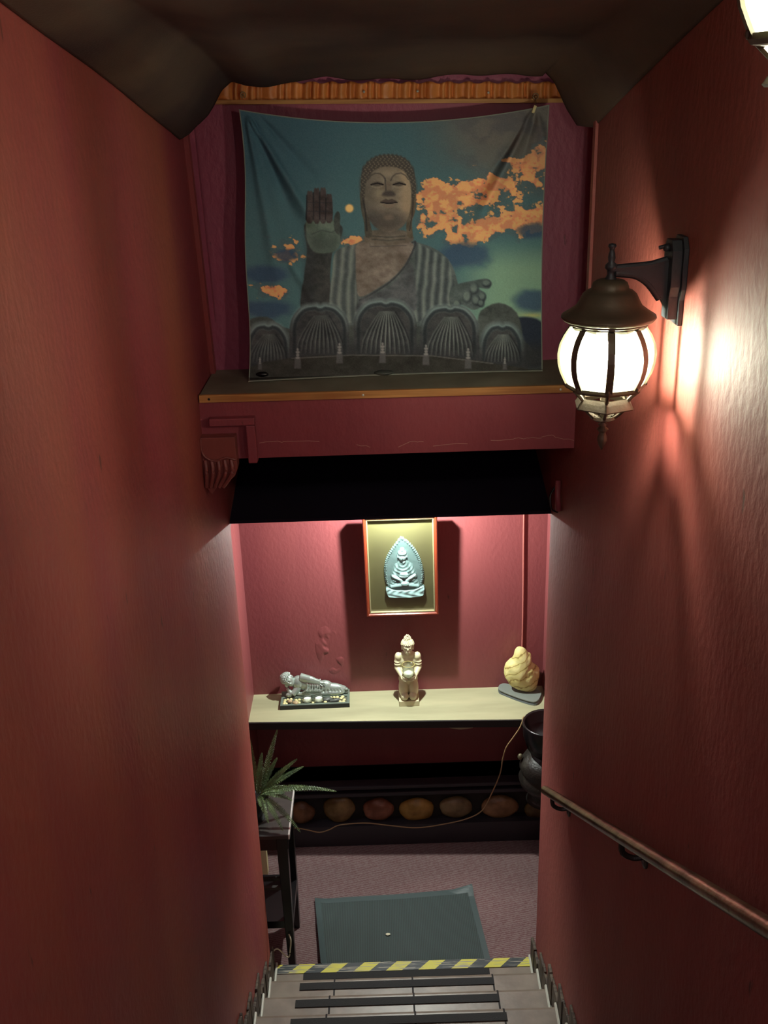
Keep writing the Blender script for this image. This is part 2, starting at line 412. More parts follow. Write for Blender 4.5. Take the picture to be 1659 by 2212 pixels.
# ------------------------------------------------------------------ door mat
MATM = mat('ribbed_dark_mat', (56, 70, 66), rough=.8)
nt = MATM.node_tree; N = nt.nodes; L = nt.links; b = N['Principled BSDF']
tc = N.new('ShaderNodeTexCoord'); wv = N.new('ShaderNodeTexWave'); wv.bands_direction = 'X'; wv.inputs['Scale'].default_value = 38; wv.inputs['Distortion'].default_value = .8; wv.inputs['Detail'].default_value = 3
wv.inputs['Detail Scale'].default_value = 12
L.new(tc.outputs['Object'], wv.inputs['Vector'])
rp = N.new('ShaderNodeValToRGB'); rp.color_ramp.elements[0].color = lin((54, 62, 62)); rp.color_ramp.elements[1].color = lin((66, 82, 78)); rp.color_ramp.elements[0].position = .3
L.new(wv.outputs['Fac'], rp.inputs[0]); L.new(rp.outputs[0], b.inputs['Base Color'])
bp = N.new('ShaderNodeBump'); bp.inputs['Strength'].default_value = .35; bp.inputs['Distance'].default_value = .002
L.new(wv.outputs['Fac'], bp.inputs['Height']); L.new(bp.outputs[0], b.inputs['Normal'])
MATB = mat('mat_border', (66, 80, 80), rough=.5)
Zf = -CZ + .012
c4 = [onZ(680, 1942, Zf), onZ(1020, 1918, Zf), onZ(1064, 2088, Zf), onZ(694, 2096, Zf)]
c4 = [Vector((p.x, min(p.y, 4.1), .006)) for p in c4]; 
for i in (2, 3): c4[i].y = max(c4[i].y, 3.485)
mt = thing('door_mat', 'dark green-grey ribbed mat on the carpet at the stair foot', 'mat', c4[0])
def matgrid(u0, u1, v0, v1, nu, nv, th=.006):
    bm = nb(); top = []
    for j in range(nv + 1):
        row = []
        for i in range(nu + 1):
            u = u0 + (u1 - u0) * i / nu; v = v0 + (v1 - v0) * j / nv
            a = c4[0].lerp(c4[1], u); c = c4[3].lerp(c4[2], u); q = a.lerp(c, v)
            q.z = .008 + .05 * max(0, 1 - u / .09) ** 1.5 * (.25 + .75 * v) + .03 * max(0, 1 - math.hypot(1 - u, v * 1.2) / .14) ** 1.2 + .002 * math.sin(u * 9) 
            row.append(bm.verts.new(q))
        top.append(row)
    for j in range(nv):
        for i in range(nu): bm.faces.new((top[j][i], top[j][i + 1], top[j + 1][i + 1], top[j + 1][i]))
    r = bmesh.ops.extrude_face_region(bm, geom=bm.faces[:])
    bmesh.ops.translate(bm, verts=[g for g in r['geom'] if isinstance(g, bmesh.types.BMVert)], vec=(0, 0, -th))
    return bm
obj('ribbed_field', matgrid(.035, .965, .07, .97, 60, 24), MATM, mt, smooth=False)
bm = nb()
for a in ((0, 1, 0, .07), (0, 1, .97, 1), (0, .035, .07, .97), (.965, 1, .07, .97)):
    t = matgrid(*a, 40 if a[1] - a[0] > .5 else 3, 24 if a[3] - a[2] > .5 else 3)
    me = bpy.data.meshes.new('tmp'); t.to_mesh(me); t.free(); bm.from_mesh(me); bpy.data.meshes.remove(me)
obj('border', bm, MATB, mt)
bm = stone_bm(V(0, 0, -CZ) + Vector((onZ(838, 2018, Zf).x, onZ(838, 2018, Zf).y, .012)), (.012, .008, .003), 3, 2)
tag(obj('paper_scrap', bm, PLASTICW, loc=onZ(838, 2018, Zf)), 'tiny pale scrap lying in the middle of the dark mat', 'scrap')

# ------------------------------------------------------------------ header beam, shelf, black panel
bm = nb(); boxr(bm, XL, XR, 3.045, 3.44, -1.033, -.845)
struct('trim_1', bm, BEAMRED)
# paint crack along the beam
crack = nb()
pts = [(560, 958), (600, 951), (612, 955), (690, 953), (720, 957), (770, 960), (800, 966), (860, 965), (895, 952), (915, 955), (935, 965), (1010, 957), (1060, 950), (1110, 949), (1140, 945), (1170, 945), (1190, 940), (1205, 945), (1240, 950)]
for a, b2 in zip(pts, pts[1:]):
    if random.random() < .8:
        P = [onY(a[0] + (b2[0] - a[0]) * t, a[1] + (b2[1] - a[1]) * t + random.uniform(-2, 2), 3.0445) for t in (0, .35, .7, 1)]
        tube(crack, P, .0009, 4)
cr = obj('crack', crack, mat('pale_crack_plaster', (196, 150, 140), rough=.8)); cr['kind'] = 'structure'; cr.name = 'trim_2'
ush = thing('upper_shelf', 'wide dark grey board with raw wooden front edge on the beam, under the printed cloth', 'shelf', V(0, 3.2, -.83))
bm = nb(); ZT, ZB = -.824, -.845
prism(bm, [(XL - .0 + .004, 3.045), (.604, 3.03), (.604, 3.36), (XL + .004, 3.36)], 'z', CZ + ZB, CZ + ZT)
boxr(bm, .604, .72, 2.93, 3.36, ZB, ZT)
obj('board', bm, GREYTOP, ush)
bm = nb(); prism(bm, [(XL + .004, 3.033), (.604, 3.018), (.604, 3.03), (XL + .004, 3.045)], 'z', CZ + ZB, CZ + ZT + .002)
obj('front_edge', bm, WOODEDGE, ush, label='raw honey-coloured wood edge')
for px in (448, 1212, 783):
    q = onY(px, 850 if px < 600 else 826, 3.017); q.z = CZ + (ZB + ZT) / 2
    bm = nb(); ell(bm, (q.x, 3.034 - (q.x + .56) * .0129 - .001, q.z), (.004, .002, .004)); obj('nail_head', bm, PIN if px > 500 else BLKGLOSS, ush)
pan = nb()
prism(pan, [(3.415, CZ - 1.407), (3.415, CZ - 1.395), (4.3, CZ - 1.165), (4.3, CZ - 1.180)], 'x', XL, XR)
struct('trim_3', pan, BLACK)

# ------------------------------------------------------------------ ceiling fabric
def ceilz(x, y):
    zc = .068 + (3.17 - y) * .080 + .010 * math.sin(y * 3.1)
    zl = -.085 + (3.2 - y) * .165; zr = -.088 + max(0, 2.95 - y) * .225
    if x < 0:
        w = np.interp(-x, [.36, .40, .43, .455, .475, .50, .53, .56], [0, -.06, .14, .46, .66, .80, .94, 1.0]); z = zc + (zl - zc) * w
        f = max(0, zc - zl + .05)
        z += -.30 * f * math.exp(-((x + .30 + .0) / .05) ** 2) * .25
    else:
        w = np.interp(x, [.50, .53, .57, .605], [0, .2, .7, 1]); z = zc + (zr - zc) * w
    end = max(0, (y - 2.8) / .37)
    return z + .010 * mn.noise(Vector((x * 6, y * 1.6, 3))) + .004 * math.sin(x * 36) * end - .010 * end * abs(math.sin(x * 8 + 1)) * (abs(x) < .5)
bm = nb(); G = []
ys = [-.6 + 3.77 * j / 130 for j in range(131)]; xs = [XL + .002 + (XR - XL - .004) * i / 150 for i in range(151)]
for y in ys:
    G.append([bm.verts.new((x, y + (.03 * math.sin(x * 13) * max(0, (y - 3) / .17) if y > 3 else 0), CZ + ceilz(x, y))) for x in xs])
for j in range(130):
    for i in range(150): bm.faces.new((G[j][i], G[j][i + 1], G[j + 1][i + 1], G[j + 1][i]))
o = tag(obj('ceiling_drape', bm, BLKFAB, smooth=True), 'dark brown fabric canopy sagging under the ceiling above the stairs', 'drape')
sd = o.modifiers.new('thick', 'SOLIDIFY'); sd.thickness = .003; sd.offset = 1

# orange gathered fabric strip on the header
sat = thing('gathered_valance', 'narrow gathered orange fabric strip pinned along the wall above the printed cloth', 'fabric trim', V(.08, 3.34, .0))
bm = nb(); rows = []
for j in range(9):
    t = j / 8; row = []
    for i in range(420):
        s = i / 419; px = 452 + (1258 - 452) * s; py = 178 + (221 - 2 * s - 178) * t + (0 if j else 0)
        q = onY(px, py, 3.34)
        amp = .004 + .004 * (mn.noise(Vector((s * 9, 1, 0))) + .5)
        q.y += amp * math.sin(s * 260 + 5 * mn.noise(Vector((s * 25, 0, 0))) + .6 * math.sin(t * 3)) * (1 if t < .85 else .3)
        q.z += .003 * math.sin(s * 120) * (t < .1)
        row.append(bm.verts.new(q))
    rows.append(row)
for j in range(8):
    for i in range(419): bm.faces.new((rows[j][i], rows[j][i + 1], rows[j + 1][i + 1], rows[j + 1][i]))
oo = obj('gathered_cloth', bm, SATIN, sat, smooth=True); oo.modifiers.new('t', 'SOLIDIFY').thickness = .002
bm = nb(); a = onY(452, 221, 3.335); c = onY(1258, 217, 3.335)
prism(bm, [(a.x, a.z + .006), (a.x, a.z - .006), (c.x, c.z - .006), (c.x, c.z + .006)], 'y', 3.328, 3.36)
obj('batten', bm, WOODEDGE, sat)
for px, py in ((902, 197), (1055, 200), (786, 198)):
    bm = nb(); q = onY(px, py, 3.328); ell(bm, q, (.004, .004, .004)); obj('pin', bm, PIN, sat)

# left trims
bm = nb()
A = onX(404, 285, XL + .004); B = onX(458, 778, XL + .004)
prism(bm, [(3.215, CZ - .03), (3.245, CZ - .03), (3.345, CZ - .83), (3.31, CZ - .83)], 'x', XL - .002, XL + .014)
struct('trim_4', bm, RED)
bm = nb(); prism(bm, [(3.26, CZ + .05), (3.285, CZ + .05), (3.36, CZ - .62), (3.335, CZ - .66)], 'x', XL - .002, XL + .026)
struct('trim_5', bm, ROSE)
bm = nb(); boxr(bm, XR - .008, XR + .004, 2.90, 2.932, -.83, .1); struct('trim_6', bm, RED)

# L-shaped moulding and plaster corbel under the beam
br = thing('corner_moulding', 'red painted L-shaped moulding strip on the left end of the beam', 'moulding', V(-.47, 3.03, -.93))
a = onY(455, 905, 3.03); b2 = onY(550, 900, 3.03); c = onY(550, 997, 3.03)
bm = nb(); boxr(bm, a.x - .004, b2.x, 3.015, 3.05, b2.z - CZ - .024, b2.z - CZ); obj('horizontal_bar', bm, BEAMRED, br, bevel=.003)
bm = nb(); boxr(bm, b2.x - .028, b2.x, 3.012, 3.05, c.z - CZ, b2.z - CZ - .024); obj('vertical_bar', bm, BEAMRED, br, bevel=.003)
bm = nb(); prism(bm, [(XL, CZ - 1.10), (XL, CZ - .948), (-.452, CZ - .948), (-.452, CZ - 1.05), (-.462, CZ - 1.075), (-.49, CZ - 1.098), (-.52, CZ - 1.105), (-.54, CZ - 1.135)], 'y', 3.0, 3.044)
for k in range(5):
    t = k / 4; tube(bm, smoothpts([(XL + .01 + .02 * k, 3.0, CZ - 1.02), (XL + .012 + .02 * k, 2.99, CZ - 1.06), (XL + .006 + .013 * k, 2.998, CZ - 1.11)], 5), .007, 6)
tube(bm, smoothpts([(XL + .002, 2.998, CZ - .95), (XL + .006, 2.995, CZ - 1.0), (-.52, 2.995, CZ - 1.022), (-.485, 2.995, CZ - 1.012), (-.455, 2.998, CZ - 1.022)], 5), .004, 6)
tag(obj('corbel', bm, wall_mat('brownish_red_paint', (150, 78, 70), (128, 62, 58)), bevel=.002, loc=(XL, 3.03, CZ - 1.1)), 'scalloped shell-shaped plaster corbel painted brown red at the left end of the beam', 'corbel')
# hook on the right jamb
hk = thing('wall_hook', 'small dark red hook with loop fixed to the right wall just below the beam', 'hook', onX(1208, 1075, XR))
a = onX(1206, 1038, XR - .01); b2 = onX(1207, 1104, XR - .01)
bm = nb(); tube(bm, [a, (a + b2) / 2 + Vector((-.004, 0, 0)), b2], .010, 8); obj('bar', bm, BEAMRED, hk, smooth=True)
bm = nb(); q = (a + b2) / 2
tube(bm, smoothpts([a + Vector((-.008, 0, -.02)), q + Vector((-.028, .0, -.0)), b2 + Vector((-.025, 0, .01)), b2 + Vector((-.004, 0, -.004))], 6), .0035, 6); obj('loop', bm, BLKGLOSS, hk, smooth=True)

# ------------------------------------------------------------------ printed cloth
def fbm(x, y, oct=5, seed=0, lac=2.0):
    out = np.zeros_like(x); amp = .5; tot = 0
    for o in range(oct):
        r = np.random.default_rng(seed * 31 + o); T = r.random((64, 64))
        xi = np.floor(x).astype(int); yi = np.floor(y).astype(int); fx = x - xi; fy = y - yi
        fx = fx * fx * (3 - 2 * fx); fy = fy * fy * (3 - 2 * fy)
        g = lambda a, b: T[a % 64, b % 64]
        out += amp * ((g(xi, yi) * (1 - fx) + g(xi + 1, yi) * fx) * (1 - fy) + (g(xi, yi + 1) * (1 - fx) + g(xi + 1, yi + 1) * fx) * fy)
        tot += amp; amp *= .55; x = x * lac + 5.3; y = y * lac + 1.7
    return out / tot
def smooth2(pts, n=6):
    P = np.array(pts, float); out = []
    m_ = len(P)
    for i in range(m_):
        a, b, c, d = P[(i - 1) % m_], P[i], P[(i + 1) % m_], P[(i + 2) % m_]
        for k in range(n):
            t = k / n; out.append(.5 * ((2 * b) + (c - a) * t + (2 * a - 5 * b + 4 * c - d) * t * t + (3 * b - a - 3 * c + d) * t ** 3))
    return np.array(out)
def sdf(X, Y, pts):
    """signed distance to a polygon, negative inside"""
    P = np.array(pts, float); d = np.full(X.shape, 1e9); s = np.ones(X.shape)
    n = len(P)
    for i in range(n):
        a = P[i]; b = P[i - 1]
        ex, ey = b - a; wx = X - a[0]; wy = Y - a[1]
        t = np.clip((wx * ex + wy * ey) / (ex * ex + ey * ey + 1e-9), 0, 1)
        d = np.minimum(d, (wx - ex * t) ** 2 + (wy - ey * t) ** 2)
        c1 = Y >= a[1]; c2 = Y < b[1]; c3 = ex * wy > ey * wx
        s = np.where((c1 & c2 & c3) | (~c1 & ~c2 & ~c3), -s, s)
    return s * np.sqrt(d)
class Paint:
    def __init__(s, X, Y):
        s.X, s.Y = X, Y; s.C = np.zeros(X.shape + (3,))
    def over(s, a, col):
        col = np.array(col, float)
        s.C = s.C * (1 - a[..., None]) + (col if col.ndim > 1 else col[None, :]) * a[..., None]
    def poly(s, pts, col, soft=3, sm=True, a=1.0, n=6):
        d = sdf(s.X, s.Y, smooth2(pts, n) if sm else pts); m_ = np.clip(.5 - d / (2 * soft), 0, 1)
        s.over(m_ * a, col); return m_, d
    def line(s, pts, w, col, a=1.0, soft=2):
        P = np.array(pts, float); d = np.full(s.X.shape, 1e9)
        for p, q in zip(P, P[1:]):
            e = q - p; wx = s.X - p[0]; wy = s.Y - p[1]; t = np.clip((wx * e[0] + wy * e[1]) / (e @ e + 1e-9), 0, 1)
            d = np.minimum(d, np.hypot(wx - e[0] * t, wy - e[1] * t))
        s.over(np.clip(1 - (d - w / 2) / soft, 0, 1) * a, col)
    def el(s, cx, cy, rx, ry, col, a=1.0, soft=.15):
        r = np.hypot((s.X - cx) / rx, (s.Y - cy) / ry); m_ = np.clip((1 - r) / soft, 0, 1); s.over(m_ * a, col); return m_, r
def ss(a, b, x):
    t = np.clip((x - a) / (b - a), 0, 1); return t * t * (3 - 2 * t)
def paint_cloth(X, Y):
    p = Paint(X, Y); w_, h_ = 1659., 1475.
    n1 = fbm(X / 260, Y / 190, 5, 1); n2 = fbm(X / 90, Y / 60, 5, 2); n3 = fbm(X / 30, Y / 24, 4, 3)
    tl = np.array([44, 74, 86.]); low = np.array([66, 104, 108.]); br = np.array([104, 140, 116.])
    f = (Y / h_)[..., None]; p.C = tl * (1 - f) + low * f
    g = ss(1050, 1350, X) * ss(650, 850, Y); p.over(g * .85, br)
    p.over(ss(700, 250, X) * ss(650, 200, Y) * .5, (36, 66, 84))
    # grey cloud bank at top right
    m_ = ss(820, 1250, X + 120 * (n1 - .5)) * ss(520, 120, Y + 260 * (n1 - .5) - .25 * (X - 1200)); p.over(m_ * .85, (84, 76, 72))
    p.over(m_ * ss(.45, .7, n2) * .5, (58, 58, 66))
    # orange clouds: band running up to the right
    band = np.exp(-(((Y - (470 - (X - 1200) * .42)) / 150) ** 2)) * ss(860, 960, X)
    band2 = np.exp(-(((Y - (640 - (X - 1250) * .22)) / 90) ** 2)) * ss(960, 1120, X)
    blob1 = np.exp(-(((X - 1040) / 170) ** 2 + ((Y - 480) / 110) ** 2)) * 1.25
    q = np.maximum(np.maximum(band * .82, band2 * .95), blob1)
    left = np.maximum(np.exp(-(((X - 260) / 100) ** 2 + ((Y - 740) / 80) ** 2)) * .9, np.exp(-(((X - 190) / 120) ** 2 + ((Y - 940) / 60) ** 2)))
    left = np.maximum(left, np.exp(-(((X - 640) / 130) ** 2 + ((Y - 690) / 40) ** 2)) * .8)
    q = np.maximum(q, left)
    k = ss(.555, .61, q * .50 + n2 * .50 + (n3 - .5) * .42)
    oc = np.array([192, 132, 70.]); oc2 = np.array([158, 102, 66.])
    mixc = oc * ss(.4, .6, n3)[..., None] + oc2 * (1 - ss(.4, .6, n3))[..., None]
    top = ss(420, 240, Y)[..., None]
    mixc = mixc * (1 - .35 * top) + np.array([120, 90, 80.]) * .35 * top
    p.over(k, mixc)
    kd = ss(.48, .54, q * .50 + n2 * .50) * (1 - k); p.over(kd * .55, (62, 78, 84))
    # dark blue cloud under the orange
    for cx, cy, rx, ry in ((1150, 760, 150, 70), (1500, 640, 90, 40), (1500, 990, 110, 55), (180, 860, 130, 50), (270, 760, 60, 35), (170, 1030, 150, 50)):
        r = np.exp(-(((X - cx) / rx) ** 2 + ((Y - cy) / ry) ** 2)); p.over(ss(.35, .8, r * .8 + n2 * .4) * .8, (36, 58, 86))
    p.over(np.exp(-(((X - 1500) / 60) ** 2 + ((Y - 1062) / 12) ** 2)) * .8, (150, 150, 90))
    p.el(587, 530, 26, 26, (214, 164, 84), soft=.5)
    p.poly([(1380, 1110), (1470, 1070), (1560, 1120), (1560, 1300), (1400, 1300)], (30, 38, 52), 6)
    # statue: far lap and knee
    st = lambda base, a=26: np.clip(np.array(base, float) * .86 + (n3[..., None] - .5) * a + (n2[..., None] - .5) * a, 0, 255)
    p.poly([(70, 1110), (180, 1070), (290, 1130), (560, 1060), (620, 1090), (960, 1090), (1200, 1100), (1240, 1040), (1330, 1000), (1420, 1050), (1450, 1180), (1440, 1330), (80, 1350)], st((66, 74, 74)), 4, n=3)
    # arms and torso
    p.poly([(372, 600), (540, 610), (540, 690), (505, 740), (492, 860), (486, 1040), (350, 1040), (362, 860), (376, 740)], st((54, 58, 60)), 3)
    p.over(np.clip(.5 - sdf(X, Y, [(372, 640), (420, 640), (410, 1000), (350, 1000)]) / 40, 0, 1) * .4, (34, 38, 44))
    m_, d = p.poly([(700, 670), (620, 705), (520, 745), (500, 860), (486, 1000), (490, 1100), (1010, 1110), (1130, 1010), (1118, 870), (1075, 780), (1000, 725), (900, 690), (860, 660)], st((78, 90, 92)), 3)
    fold = np.sin(X * .15 + 2.2 * np.sin(Y / 130) + (n1 - .5) * 5) * .5 + .5
    robeL = m_ * np.clip(.5 - sdf(X, Y, [(500, 740), (622, 705), (622, 1100), (486, 1100)]) / 6, 0, 1)
    p.over(robeL * fold * .5, (120, 132, 128)); p.over(robeL * (1 - fold) * .35, (42, 50, 56))
    robeR = m_ * np.clip(.5 - sdf(X, Y, [(900, 690), (1080, 780), (1140, 1040), (860, 1110), (920, 850)]) / 6, 0, 1)
    p.over(robeR * fold * .45, (120, 134, 132)); p.over(robeR * (1 - fold) * .5, (36, 44, 52))
    # bare chest with diagonal robe edge
    p.poly([(630, 705), (760, 690), (900, 700), (880, 780), (820, 860), (740, 920), (640, 970), (622, 900), (618, 780)], st((112, 104, 98), 40), 3, n=4)
    p.line(smooth2([(900, 700), (880, 790), (820, 868), (740, 930), (640, 975)], 5)[:20], 7, (44, 48, 54), .8)
    p.poly([(640, 985), (750, 940), (830, 880), (890, 800), (915, 900), (900, 1050), (640, 1060)], st((72, 76, 84), 40), 6, a=.7)
    p.line([(690, 700), (690, 720), (870, 715)], 3, (60, 60, 62), .5)
    # neck
    p.poly([(700, 640), (860, 640), (905, 690), (780, 712), (660, 695)], st((98, 92, 84)), 4, n=3)
    for yy in (668, 684): p.line([(700, yy), (780, yy + 6), (862, yy)], 4, (54, 54, 54), .7)
    # ears
    p.poly([(640, 450), (668, 470), (690, 600), (700, 665), (668, 672), (660, 600), (646, 540)], st((74, 72, 66)), 2)
    p.poly([(892, 470), (918, 455), (915, 540), (898, 600), (902, 672), (876, 665), (870, 600)], st((92, 84, 72)), 2)
    p.line([(654, 480), (668, 560), (674, 640)], 6, (36, 36, 40), .7); p.line([(904, 480), (900, 560), (886, 640)], 5, (44, 42, 42), .7)
    # hair
    hp = [(780, 262), (852, 275), (898, 320), (918, 400), (914, 470), (880, 480), (780, 400), (670, 480), (646, 462), (642, 390), (660, 320), (712, 275)]
    m_, d = p.poly(hp, (56, 54, 52), 3)
    curl = (np.sin(X * .30 + (np.floor(Y / 18) % 2) * 1.6) * np.sin(Y * .35)); p.over(m_ * ss(.1, .7, curl) * .55, (110, 102, 90))
    p.over(ss(0, 1, (np.sin(X * .3) * .5 + .5)) * np.clip(1 - np.abs(d) / 9, 0, 1) * .8, (52, 50, 50))
    # face
    fp = [(780, 322), (850, 340), (888, 400), (894, 480), (884, 560), (850, 622), (780, 650), (715, 622), (676, 560), (664, 480), (672, 400), (712, 340)]
    m_, d = p.poly(fp, st((110, 102, 90), 30), 3)
    p.over(m_ * ss(760, 680, X) * .35, (62, 64, 66)); p.over(m_ * ss(815, 870, X) * ss(620, 520, Y) * .5, (158, 138, 110)); p.el(735, 455, 40, 45, (128, 118, 100), .4, .8); p.el(780, 352, 70, 26, (124, 114, 100), .4, .8)
    p.over(m_ * ss(470, 640, Y) * ss(760, 690, X) * .5, (40, 42, 48))
    p.poly([(700, 560), (760, 540), (860, 560), (850, 620), (780, 648), (712, 618)], (54, 52, 54), 26, a=.6)
    p.el(782, 575, 34, 20, (98, 88, 78), .6, .6)
    for sx in (-1, 1):
        cx = 780 + sx * 55
        p.line([(780 + sx * 13, 392), (780 + sx * 22, 372), (780 + sx * 40, 358), (780 + sx * 64, 355), (780 + sx * 86, 366), (780 + sx * 100, 386)], 5, (50, 48, 50), .6)
        p.el(cx, 408, 32, 15, (58, 54, 52), .8, .5); p.line([(cx - 30, 412), (cx, 404), (cx + 30, 412)], 5, (24, 22, 26), .95); p.line([(cx - 26, 422), (cx, 428), (cx + 24, 422)], 3, (120, 110, 98), .6)
    p.poly([(770, 400), (792, 400), (806, 452), (818, 464), (782, 474), (748, 464), (760, 450)], (88, 80, 72), 4, sm=False, a=.8)
    p.poly([(752, 456), (768, 444), (798, 444), (814, 456), (808, 468), (756, 468)], (44, 42, 46), 6, a=.7)
    p.line([(764, 380), (768, 440)], 5, (52, 50, 52), .7)
    p.poly([(742, 498), (766, 484), (782, 488), (800, 484), (824, 498), (800, 506), (766, 506)], (64, 56, 54), 2)
    p.line([(742, 500), (782, 506), (824, 500)], 4, (26, 24, 28), .95); p.poly([(752, 510), (782, 512), (812, 510), (798, 526), (768, 526)], (102, 90, 80), 3)
    # raised hand
    p.poly([(378, 585), (440, 572), (510, 590), (535, 640), (542, 700), (510, 745), (420, 750), (380, 700), (372, 640)], st((86, 106, 98)), 4)
    p.over(np.clip(.5 - sdf(X, Y, [(372, 660), (545, 660), (520, 750), (390, 750)]) / 60, 0, 1) * .5, (50, 58, 60))
    p.line(smooth2([(400, 660), (450, 640), (500, 650), (520, 620)], 4)[:12], 5, (56, 66, 66), .7)
    p.line([(430, 590), (425, 640)], 4, (58, 70, 68), .5)
    for fx, fy, fh in ((390, 446, 30), (424, 432, 34), (456, 430, 34), (486, 460, 30)):
        p.poly([(fx - 14, fy + 10), (fx, fy), (fx + 14, fy + 10), (fx + 17, 590), (fx - 17, 590)], st((64, 58, 60)), 2, n=3)
        p.line([(fx - 16, fy + 20), (fx - 18, 585)], 4, (28, 30, 36), .85)
        for yy in (500, 545): p.line([(fx - 12, yy), (fx + 12, yy + 2)], 3, (40, 40, 46), .7)
    p.poly([(514, 640), (510, 580), (526, 545), (540, 560), (540, 620), (536, 660)], st((58, 66, 66)), 2)
    # open hand on the right
    p.poly([(1085, 950), (1120, 910), (1200, 890), (1270, 880), (1292, 900), (1280, 930), (1225, 925), (1262, 955), (1258, 1000), (1210, 1035), (1140, 1010), (1090, 1010)], st((74, 88, 90)), 3, n=4)
    for cx, cy, rx, ry in ((1205, 925, 24, 30), (1268, 900, 24, 18), (1245, 965, 20, 24), (1170, 965, 24, 34), (1215, 985, 20, 26), (1240, 1000, 16, 18), (1120, 1002, 20, 18)):
        p.el(cx + 3, cy + 5, rx + 5, ry + 5, (30, 36, 44), .75, .4); p.el(cx, cy, rx, ry, st((98, 116, 114)), .9, .5)
    # lotus petals
    p.over(ss(1160, 1250, Y) * .9, (40, 42, 46))
    for cx, top, hw, bot in ((180, 1096, 115, 1330), (1345, 1098, 112, 1330), (438, 1003, 148, 1290), (1085, 1010, 146, 1300), (765, 982, 156, 1290)):
        pts = [(cx - hw * .82, bot), (cx - hw, top + 170), (cx - hw * .94, top + 80), (cx - hw * .6, top + 16), (cx - hw * .15, top), (cx + 4, top + 8), (cx + hw * .2, top), (cx + hw * .6, top + 18), (cx + hw * .94, top + 80), (cx + hw, top + 170), (cx + hw * .82, bot)]
        P = smooth2(pts, 4); d = sdf(X, Y, P); mm = np.clip(.5 - d / 5, 0, 1)
        p.over(mm, st((58, 62, 66), 22))
        p.over(np.clip(.5 - (d) / 24, 0, 1) * np.clip(1 + (d + 14) / 26, 0, 1) * ss(top + 190, top, Y) * .8, (104, 128, 132))
        p.over(mm * np.clip(1 - (d + 24) ** 2 / 120, 0, 1) * .7, (26, 32, 38))
        for k in range(-5, 6):
            x0 = cx + 8 + k * hw * .045; x1 = cx + k * hw * .155; yb = bot - 40
            Lp = [(x0 + (x1 - x0) * math.sin(t * PI / 2), top + 62 + (yb - top - 62) * (1 - math.cos(t * PI / 2)) if 0 else top + 62 + (yb - top - 62) * t) for t in (0, .2, .45, .7, 1)]
            p.line(Lp, 4, (122, 136, 132), .55 * (1 - abs(k) / 9) * (1.0 if cx > 600 else .65), 3)
            p.line([(a_ + 8, b_) for a_, b_ in Lp], 4, (26, 28, 34), .5, 3)
        p.over(mm * ss(bot - 120, bot, Y) * .8, (40, 42, 46))
    p.poly([(70, 1330), (300, 1275), (600, 1258), (1000, 1262), (1300, 1300), (1560, 1360), (1560, 1500), (70, 1500)], st((48, 48, 46), 14), 4, n=2)
    p.line([(300, 1277), (600, 1260), (1000, 1264), (1300, 1302)], 4, (84, 86, 86), .6)
    for cx, cy in ((330, 1232), (538, 1206), (752, 1204), (968, 1214), (1178, 1232), (142, 1275), (1360, 1275)):
        sc = 1 if 200 < cx < 1300 else .6
        for dy, rr in ((0, 7), (14 * sc, 13), (28 * sc, 11), (42 * sc, 15)): p.el(cx, cy + dy, rr * sc, 9 * sc, (112, 112, 114), .9, .5)
        p.poly([(cx - 15 * sc, cy + 48 * sc), (cx + 15 * sc, cy + 48 * sc), (cx + 17 * sc, cy + 95 * sc), (cx - 17 * sc, cy + 95 * sc)], (72, 72, 76), 3, sm=False, a=.8)
    weave = rng.normal(0, 2.2, X.shape); p.C += weave[..., None]
    return np.clip(p.C, 0, 255)

NU, NV = 430, 370
u = np.linspace(0, 1, NU + 1)[None, :].repeat(NV + 1, 0); v = np.linspace(0, 1, NV + 1)[:, None].repeat(NU + 1, 1)
# outline of the cloth in photo pixels: corners plus the sag of the top edge
TLc, TRc, BLc, BRc = np.array([516, 236.]), np.array([1187, 226.]), np.array([535, 825.]), np.array([1172, 802.])
px = (1 - u) * ((1 - v) * TLc[0] + v * BLc[0]) + u * ((1 - v) * TRc[0] + v * BRc[0])
py = (1 - u) * ((1 - v) * TLc[1] + v * BLc[1]) + u * ((1 - v) * TRc[1] + v * BRc[1])
sagt = 4 * u * (1 - u) * 33 * (1 - v) ** 2.2
py = py + sagt + 6 * np.sin(u * PI) * v ** 3 * -.6
px = px + np.sin(v * PI) * (u - .5) * -14 + 4 * np.sin(v * 9) * (1 - u) ** 3
cx_, cy_ = (px - 500) * 2.304, (py - 220) * 2.304
colr = paint_cloth(cx_, cy_)
# hem
hem = np.minimum(np.minimum(u * 660, (1 - u) * 660), np.minimum(v * 580, (1 - v) * 580))
colr = np.where((hem < 2.2)[..., None], np.array([96, 100, 92.]), colr)
base = 3.275 - .055 * v
def crease(x0, y0, ang, w, ln, amp):
    dx, dy = math.cos(ang), math.sin(ang); a = (px - x0) * dx + (py - y0) * dy; b_ = -(px - x0) * dy + (py - y0) * dx
    ww = w * (.35 + np.clip(a, 0, ln) / ln)
    return amp * np.exp(-(b_ / ww) ** 2) * ss(-5, 30, a) * (1 - ss(ln * .6, ln, a))
cr_ = crease(535, 250, 1.02, 12, 340, -.022) + crease(545, 255, 1.18, 14, 300, .016) + crease(532, 250, 1.38, 12, 420, -.012) + crease(560, 250, .85, 12, 220, .010)
cr_ += crease(1150, 240, 2.02, 13, 330, -.026) + crease(1158, 240, 2.2, 13, 300, .016) + crease(1160, 240, 1.86, 14, 260, .014) + crease(1160, 240, 1.35, 10, 90, -.012)
cr_ += crease(620, 560, 1.0, 14, 260, -.008) + .004 * np.sin(u * 11 + 1) * v
base = base + cr_ + .006 * (fbm(px / 70, py / 160, 3, 9) - .5)
bm_verts = []
shelf_z = CZ - .824 + .0035
